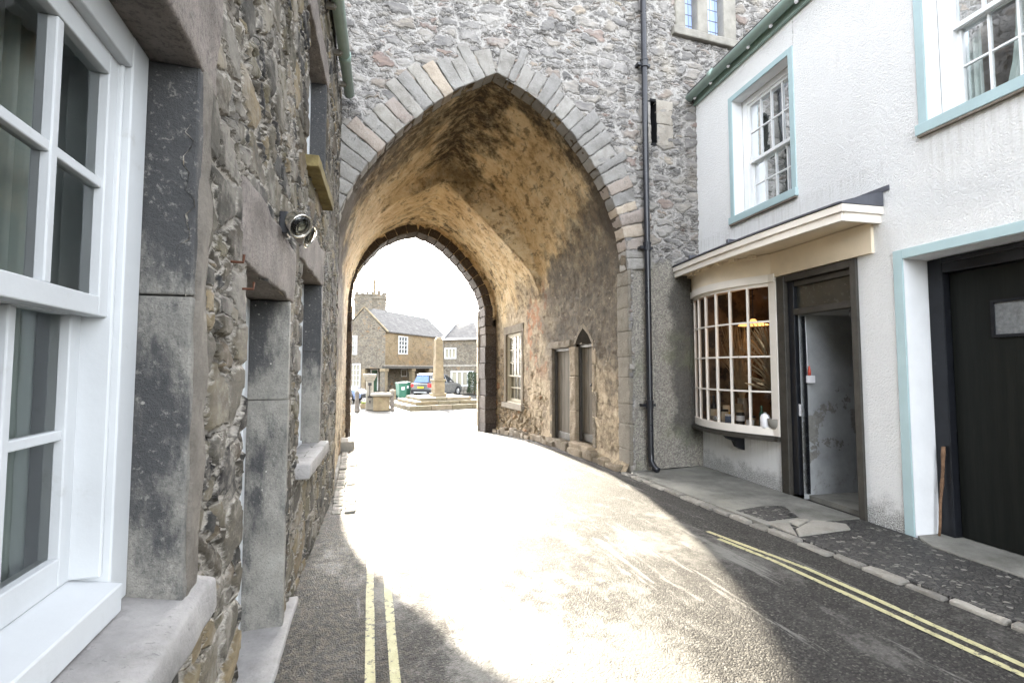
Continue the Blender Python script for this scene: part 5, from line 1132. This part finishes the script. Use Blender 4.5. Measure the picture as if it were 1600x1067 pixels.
# cars
def make_car(label, paint, loc, heading, L=4.2, W=1.76, H=1.66, glass2='rear_glass', suv=True):
    c = thing('parked_car', label, 'car', (0, 0, 0), 0, 'cars parked in the square'); hw = W / 2
    X0, X1 = -L / 2, L / 2                                     # +x is the front
    def loft(name, secs, mat, parent, bevel=0.0, smooth=False):
        m = MB(); k = len(secs[0]); vs = [p for s in secs for p in s]
        fs = [[i * k + j, i * k + (j + 1) % k, (i + 1) * k + (j + 1) % k, (i + 1) * k + j] for i in range(len(secs) - 1) for j in range(k)] + [list(range(k))[::-1], [(len(secs) - 1) * k + j for j in range(k)]]
        m.add(vs, fs); return m.build(name, mat, parent, bevel=bevel, smooth=smooth)
    def ring(x, zb, zt, w, wt): return [(x, -w * .96, zb), (x, -w, zb + .2), (x, -w, zt - .12), (x, -wt, zt), (x, wt, zt), (x, w, zt - .12), (x, w, zb + .2), (x, w * .96, zb)]
    belt = H * .60; hood = H * .565; zb = .22
    loft('body', [ring(X0, .40, belt - .06, hw * .86, hw * .80), ring(X0 + .10, zb + .06, belt, hw * .95, hw * .90), ring(X0 + .6, zb, belt + .02, hw, hw * .93), ring(0, zb, belt, hw, hw * .93), ring(X1 - 1.25, zb, hood + .05, hw, hw * .90), ring(X1 - .35, zb, hood - .06, hw * .97, hw * .82), ring(X1 - .06, zb + .05, hood - .22, hw * .86, hw * .70), ring(X1, .36, hood - .34, hw * .78, hw * .64)], M[paint], c, .02)
    rt = H - .04; ri = [X0 + .32, X0 + .55, X0 + 1.2, X0 + 2.0]
    loft('roof', [[(x, -w, z0), (x, -w, z1), (x, w, z1), (x, w, z0)] for x, w, z0, z1 in ((X0 + .30, hw * .62, rt - .10, rt - .06), (X0 + .55, hw * .68, rt - .05, rt + .01), (X0 + 1.3, hw * .70, rt - .03, rt + .04), (X0 + 2.0, hw * .68, rt - .06, rt), (X0 + 2.35, hw * .64, rt - .14, rt - .09))], M[paint], c, .01)
    loft('cabin_glass', [[(x, -wb, zb_), (x, -wt, zt_), (x, wt, zt_), (x, wb, zb_)] for x, wb, wt, zb_, zt_ in ((X0 + .12, hw * .88, hw * .86, belt - .02, belt), (X0 + .36, hw * .90, hw * .63, belt, rt - .08), (X0 + 1.2, hw * .91, hw * .69, belt, rt - .02), (X0 + 2.25, hw * .91, hw * .65, belt, rt - .11), (X1 - 1.15, hw * .87, hw * .85, belt, belt + .04))], M['car_glass'], c)
    m = MB()
    for sy in (-1, 1):
        for xb, xt in ((X0 + .28, X0 + .50), (X0 + 1.12, X0 + 1.15), (X0 + 2.06, X0 + 1.98), (X1 - 1.2, X0 + 2.30)):
            m.tube([(xb, sy * hw * .905, belt), (xt, sy * hw * .665, rt - .05)], .034, 6)
    m.build('pillar', M[paint], c)
    m = MB(); m.hexa([Vector((X0 + .10 + .20 * z_ + .012 * d - .02, sy * hw * (.70 if z_ == 0 else .55), belt + .05 + (rt - .18 - belt) * z_)) for z_ in (0, 1) for sy in (-1, 1) for d in (0, 1)]); m.build('rear_window', M[glass2], c)
    m = MB(); m.box(WORLD, X0 - .03, X0 + .25, -hw * .93, hw * .93, .30, .56); m.build('rear_bumper', M['plastic_black'], c, bevel=.04)
    m = MB(); m.box(WORLD, X0 - .045, X0 + .1, -hw * .62, hw * .62, .30, .40); m.build('skid_plate', M['silver_trim'], c, bevel=.02)
    m = MB(); m.box(WORLD, X1 - .2, X1 + .03, -hw * .80, hw * .80, .28, .52); m.build('front_bumper', M['plastic_black'], c, bevel=.04)
    for sy in (-1, 1):
        m = MB(); m.box(WORLD, X0 - .005, X0 + .22, sy * hw * .66 if sy > 0 else -hw * .96, sy * hw * .96 if sy > 0 else -hw * .66, belt - .30, belt - .02); m.build('tail_light', M['red_lens'], c, bevel=.03)
        m = MB(); m.box(WORLD, X1 - .30, X1 - .01, hw * .50 if sy > 0 else -hw * .80, hw * .80 if sy > 0 else -hw * .50, hood - .34, hood - .18); m.build('headlight', M['clear_lens'], c, bevel=.03)
        m = MB(); m.box(WORLD, X0 + 2.25, X0 + 2.42, hw if sy > 0 else -hw - .16, hw + .16 if sy > 0 else -hw, belt, belt + .13); m.build('wing_mirror', M[paint], c, bevel=.03)
    m = MB(); m.box(WORLD, X0 - .02, X0 + .05, -.26, .26, belt - .36, belt - .24); m.build('number_plate', M['plate'], c)
    for x in (X0 + .78, X1 - .80):
        for sy in (-1, 1):
            m = MB(); m.lathe((x, sy * (hw - .10), .33), [(.36, -.02), (.38, .0), (.38, .105), (.36, .11)], 24, ax=(0, sy, 0)); m.build('wheel_arch', M['plastic_black'], c)
            m = MB(); m.lathe((x, sy * (hw - .09), .33), [(.29, -.12), (.33, -.10), (.33, .09), (.30, .112), (.21, .112)], 24, ax=(0, sy, 0)); w = m.build('wheel', M['tyre'], c, smooth=False)
            m = MB(); m.lathe((x, sy * (hw + .022), .33), [(.21, -.03), (.21, .0), (.19, .006)], 20, ax=(0, sy, 0))
            for k in range(5): a = k * 1.2566; m.tube([(x, sy * (hw + .026), .33), (x + .19 * math.cos(a), sy * (hw + .022), .33 + .19 * math.sin(a))], .028, 6)
            m.build('rim', M['alloy'], w)
    c.location = loc; c.rotation_euler.z = heading; return c
make_car('grey car with red tail lights and yellow rear plate, parked behind the market cross', 'car_grey', (5.65, 35.35, G), R(46))
make_car('small blue car parked behind the left bollard, its front towards the pump', 'car_blue', (-1.25, 30.9, G), R(-20), L=3.7, W=1.66, H=1.46)
# house with an open porch: gable to the left, long front to the right
HP = (2.24, 42.05); a = R(39.7); du = (math.sin(a), math.cos(a)); dn = (math.cos(a), -math.sin(a))
HF = Fr(HP, du, dn); hrz = math.atan2(du[1], du[0])
hs_ = thing('porch_house', 'stone house with slate roof, a plain gable and a porch carried on stone columns', 'house', (HP[0], HP[1], G), hrz)
LH = 9.6; EW = 4.68; DW = 4.5; RH = 6.75
P3 = 2.3                                                       # depth of the porch
OG = [(1.75, 3.38, 2.80, 4.45)]
mb = MB(); w0 = (1.85, 3.30, 2.82, 4.42)
mb.grid(lambda u, z: HF.p(u, 0, z), lines(0, LH, .5, w0[0], w0[1]), lines(1.75, EW, .5, w0[2], w0[3]), [w0]); mb.build('upper_wall', M['sandstone'], hs_)
mb = MB(); g1 = (2.95, 3.75, 2.75, 4.4); g2 = (2.55, 3.75, -.05, 1.98); pg = (.5, 2.05, G, 1.55)
GF = Fr(HP, (-dn[0], -dn[1]), (-du[0], -du[1]))               # gable wall frame: u away to the left
mb.grid(lambda u, z: GF.p(u, 0, z), lines(0, DW, .5, *[h[i] for h in (g1, g2, pg) for i in (0, 1)]), lines(G - .1, EW, .5, *[h[i] for h in (g1, g2, pg) for i in (2, 3)]), [g1, g2, pg])
mb.add([GF.p(0, 0, EW), GF.p(DW, 0, EW), GF.p(DW / 2, 0, RH)], [(0, 1, 2)])
mb.grid(lambda u, z: GF.p(u, -LH, z), [0, DW], [G, EW]); mb.grid(lambda u, z: HF.p(u, -DW, z), [0, LH], [G, EW]); mb.add([GF.p(0, -LH, EW), GF.p(DW, -LH, EW), GF.p(DW / 2, -LH, RH)], [(0, 1, 2)])
mb.build('gable_wall', M['far_rubble'], hs_)
mb = MB(); mb.grid(lambda u, z: HF.p(u, -P3, z), [0.0, LH], [G, 1.75]); mb.grid(lambda u, n: HF.p(u, n, 1.74), [.0, LH], [-P3, 0]); mb.build('porch_wall', M['far_rubble'], hs_)
m = MB(); m.box(HF, -.05, LH, -.25, .06, 1.55, 1.75); m.build('porch_beam', M['dark_timber'], hs_)
m = MB(); m.box(HF, -.12, LH, -.02, .12, 1.76, 1.84); m.build('string_course', M['grey_stone'], hs_)
for u in (.22, 4.35, 7.3):
    m = MB(); m.box(HF, u - .2, u + .2, -.42, -.02, G, 1.28, 4, .02, 4, u); m.box(HF, u - .30, u + .30, -.5, .03, 1.28, 1.54); m.build('porch_column', M['weathered_stone'], hs_, bevel=.03)
m = MB(); m.box(GF, 2.06, 2.40, -.3, .02, G, 1.5); m.build('gate_pier', M['weathered_stone'], hs_)
for n0, n1 in ((.18, -DW / 2), (-DW - .18, -DW / 2)):
    m = MB(); m.hexa([HF.p(u, n, z + t) for t in (0, .10) for n, z in ((n0, EW - .08), (n1, RH + .02)) for u in (-.02, LH + .6)]); m.build('roof', M['slate'], hs_)
m = MB(); m.hexa([GF.p(u, n, z + t) for t in (0, .12) for u, z in ((-.22, EW - .06), (DW / 2, RH + .06)) for n in (-.12, .06)]); m.hexa([GF.p(u, n, z + t) for t in (0, .12) for u, z in ((DW + .22, EW - .06), (DW / 2 + .002, RH + .06)) for n in (-.12, .06)]); m.build('coping', M['weathered_stone'], hs_)
m = MB(); m.box(GF, DW / 2 - .15, DW / 2 + .95, -.9, -.05, RH - .6, RH + 1.2); m.box(GF, DW / 2 - .2, DW / 2 + 1.0, -.95, .0, RH + 1.2, RH + 1.32); m.build('chimney', M['far_rubble'], hs_)
def far_window(parent, fr, u0, u1, z0, z1, cols, rows, pane='car_glass', fw=.09, bar=.05):
    m = MB()
    for q in ((u0, u0 + fw, z0, z1), (u1 - fw, u1, z0, z1), (u0 + fw, u1 - fw, z0, z0 + fw), (u0 + fw, u1 - fw, z1 - fw, z1)): m.box(fr, q[0], q[1], -.12, .02, q[2], q[3])
    for i in range(1, cols): x = u0 + fw + (u1 - u0 - 2 * fw) * i / cols; m.box(fr, x - bar / 2, x + bar / 2, -.09, .0, z0 + fw, z1 - fw)
    for j in range(1, rows): y = z0 + fw + (z1 - z0 - 2 * fw) * j / rows; m.box(fr, u0 + fw, u1 - fw, -.085, -.005, y - bar / 2, y + bar / 2)
    w = m.build('window', M['dimmed_white'], parent)
    m = MB(); m.box(fr, u0 + .02, u1 - .02, -.14, -.095, z0 + .02, z1 - .02); m.build('pane', M[pane], w); return w
far_window(hs_, HF, w0[0], w0[1], w0[2], w0[3], 3, 4); far_window(hs_, GF, g1[0], g1[1], g1[2], g1[3], 3, 4, 'cream_blind'); far_window(hs_, GF, g2[0], g2[1], g2[2], g2[3], 3, 4, 'cream_blind', .12)
PF = Fr(HF.p(0, -P3, 0)[:2], du, dn)
m = MB(); m.box(PF, 1.0, 1.12, 0, .08, G, 1.5); m.box(PF, 1.9, 2.02, 0, .08, G, 1.5); m.box(PF, 1.12, 1.9, 0, .08, 1.4, 1.5); pd_ = m.build('porch_door', M['white_paint'], hs_); m = MB(); m.box(PF, 1.12, 1.9, .01, .05, G, 1.4); m.build('door_leaf', M['door_green'], pd_)
for u in (5.6, 6.9): far_window(hs_, PF, u, u + 1.0, .75, 1.5, 2, 1, 'lit_interior')
# wing on the right
WP = (6.75, 39.84); WF = Fr(WP, (dn[0], dn[1]), (-du[0], -du[1])); wrz = math.atan2(dn[1], dn[0])
wg = thing('stone_wing_house', 'dark rubble house at right with white casement windows and a slate roof', 'house', (WP[0], WP[1], G), wrz)
wa, wb_, we = (.15, 1.25, 2.35, 3.25), (.75, 2.85, .12, 1.35), 3.93
mb = MB(); mb.grid(lambda u, z: WF.p(u, 0, z), lines(0, 9, .5, wa[0], wa[1], wb_[0], wb_[1]), lines(G - .1, we, .5, wa[2], wa[3], wb_[2], wb_[3]), [wa, wb_], flip=True); mb.grid(lambda n, z: WF.p(0, n, z), [-7, 0], [G, we]); mb.grid(lambda n, z: WF.p(9, n, z), [-7, 0], [G, we]); mb.build('wall', M['far_rubble'], wg)
m = MB(); m.box(WF, .0, 9, .0, .05, 1.72, 1.86); m.build('string_course', M['grey_stone'], wg)
rp = [WF.p(-.15, .25, we - .02), WF.p(3.4, .25, we - .02), WF.p(9.2, .25, we - .02), WF.p(9.2, -3.2, 7.0), WF.p(4.2, -3.2, 7.0), WF.p(1.6, -2.4, 5.42), WF.p(-.15, -2.4, 5.38)]
m = MB(); m.add([*rp, *[p_ + Vector((0, 0, .1)) for p_ in rp]], [(7, 8, 12, 13), (8, 11, 12), (8, 9, 10, 11), (0, 7, 13, 6), (0, 1, 8, 7), (1, 2, 9, 8), (6, 5, 1, 0), (5, 4, 1), (4, 3, 2, 1), (2, 3, 10, 9)]); m.add([WF.p(-.15, -2.4, 5.38), WF.p(-.15, -2.4, 5.48), WF.p(-.15, -7, 4), WF.p(9.2, -7, 4), WF.p(9.2, -3.2, 7.1), WF.p(4.2, -3.2, 7.1), WF.p(1.6, -2.4, 5.52)], [(1, 2, 3, 4, 5, 6)]); m.build('roof', M['slate'], wg)
m = MB(); m.tube([WF.p(-.1, -2.2, 5.40), WF.p(.15, .27, we + .10)], .10, 8); m.build('valley_flashing', M['silver_trim'], wg)
m = MB(); m.tube([WF.p(.0, .30, we + .0), WF.p(9, .30, we)], .07, 8); m.build('gutter', M['white_plastic'], wg)
m = MB(); m.tube([WF.p(.03, .08, we), WF.p(.03, .08, G)], .05, 8); m.build('downpipe', M['grey_stone'], wg)
far_window(wg, WF, *wa, 3, 1, 'cream_blind', .10); far_window(wg, WF, *wb_, 4, 1, 'cream_blind', .10, .09)
# clipped bush
BH = (8.75, 36.9, G); bh = thing('clipped_bush', 'dark clipped evergreen bush standing by the right hand house', 'bush', BH)
m = MB(); m.tube([BH, (BH[0], BH[1], G + .5)], [.06, .04], 8); m.build('trunk', M['bark'], bh)
m = MB(); rg = random.Random(9)
for i in range(1500):
    a_, zz = rg.uniform(0, 6.283), rg.uniform(.12, 1.75); r_ = .62 * (1 - .25 * (zz / 1.75) ** 2) * math.sqrt(rg.uniform(.55, 1)) * (1 + .15 * math.sin(a_ * 3 + zz * 4))
    p = Vector((BH[0] + r_ * math.cos(a_), BH[1] + r_ * math.sin(a_), G + zz)); d1 = Vector((rg.gauss(0, 1), rg.gauss(0, 1), rg.gauss(0, 1))).normalized() * .07; d2 = d1.orthogonal().normalized() * .035
    m.add([p - d1, p + d2, p + d1, p - d2], [(0, 1, 2, 3)])
m.build('foliage', M['hedge'], bh)
# rough stones of a low garden wall in front of the wing
gw = MB(); q = 0
for u in [i * .48 for i in range(14)]:
    for z in (0, 1): gw.box(WF, 1.0 + u + .12 * z, 1.45 + u + .12 * z, .55, .95, G + .30 * z, G + .29 + .30 * z, 5, .05, 4, q); q += 1
tag(gw.build('garden_wall', M['grey_stone'], loc=tuple(WF.p(1.0, .75, G)), bevel=.03), 'low rough stone garden wall below the white casement window', 'wall')
# far turreted tower behind the roofs
TX, TY = 1.44, 62.5
tw = thing('church_tower', 'twin octagonal stone turrets with battlements rising behind the slate roof', 'tower', (TX, TY, G))
for k, (x, y, r_, zt) in enumerate(((TX - .98, TY, .98, 10.5), (TX + 1.0, TY - .3, .95, 10.7))):
    m = MB(); m.lathe((x, y, G), [(r_, 0), (r_, zt - G - .7), (r_ + .14, zt - G - .55), (r_ + .14, zt - G - .3), (r_, zt - G - .3), (r_, zt - G)], 8); m.build('turret', M['far_rubble'], tw)
    m = MB()
    for i in range(8):
        a_ = i * math.pi / 4; f = Fr((x + math.cos(a_) * r_ * .9, y + math.sin(a_) * r_ * .9), (-math.sin(a_), math.cos(a_)), (math.cos(a_), math.sin(a_))); m.box(f, -.22, .22, -.1, .1, zt, zt + (.5 if (i + k) % 2 else .3))
    m.build_each('battlement', M['far_rubble'], tw)
m = MB(); m.lathe((TX + .45, TY - .9, 10.6), [(.2, 0), (.18, .9), (.16, 1.5), (.26, 1.55), (.2, 1.85), (.05, 1.95)], 8); m.build('finial', M['weathered_stone'], tw)
m = MB(); m.box(WORLD, TX - .3, TX + .3, TY - .5, TY + .8, G, 9.6); m.build('link_wall', M['far_rubble'], tw)

# ------------------------------------------------------------------ camera, sun, sky
cam = bpy.data.cameras.new('Camera'); co = bpy.data.objects.new('camera', cam); COL.objects.link(co)
cam.lens = 755 / 1600 * 36; cam.sensor_width = 36; cam.clip_start = .05; cam.clip_end = 6000
co.location = (0, 0, 1.55); co.rotation_euler = (R(90 + 3.2), 0, R(-17.75)); S.camera = co
EL, AZ = R(22.9), R(-0.1)                                       # sun ahead through the arch, a touch to the left
sd = Vector((math.sin(AZ) * math.cos(EL), math.cos(AZ) * math.cos(EL), math.sin(EL)))
sl = bpy.data.lights.new('sun', 'SUN'); sl.energy = 3.7; sl.angle = R(.5); sl.color = (1.0, .90, .73)
so = bpy.data.objects.new('sun', sl); COL.objects.link(so); so.rotation_euler = (-sd).to_track_quat('-Z', 'Y').to_euler(); so.location = (0, 40, 30)
w = bpy.data.worlds.new('World'); S.world = w; w.use_nodes = True; nt = w.node_tree; nt.nodes.clear()
sky = nt.nodes.new('ShaderNodeTexSky'); sky.sky_type = 'NISHITA'; sky.sun_disc = False; sky.sun_elevation = EL; sky.sun_rotation = AZ; sky.air_density = 1.0; sky.dust_density = 2.5; sky.ozone_density = 1.0
bg = nt.nodes.new('ShaderNodeBackground'); bg.inputs[1].default_value = .15; out = nt.nodes.new('ShaderNodeOutputWorld')
bw_ = nt.nodes.new('ShaderNodeHueSaturation'); bw_.inputs['Saturation'].default_value = .24; nt.links.new(sky.outputs[0], bw_.inputs['Color']); nt.links.new(bw_.outputs[0], bg.inputs[0]); nt.links.new(bg.outputs[0], out.inputs[0])
S.view_settings.view_transform = 'Standard'; S.view_settings.look = 'None'; S.view_settings.gamma = 1.0; S.view_settings.exposure = 3.85; S.view_settings.use_curve_mapping = False
S.render.engine = 'CYCLES'; S.cycles.use_denoising = True; S.cycles.max_bounces = 12; S.cycles.diffuse_bounces = 7; S.cycles.glossy_bounces = 4; S.cycles.transparent_max_bounces = 12
S.cycles.caustics_reflective = False; S.cycles.caustics_refractive = False; S.cycles.sample_clamp_indirect = 6.0; S.cycles.blur_glossy = 0.5
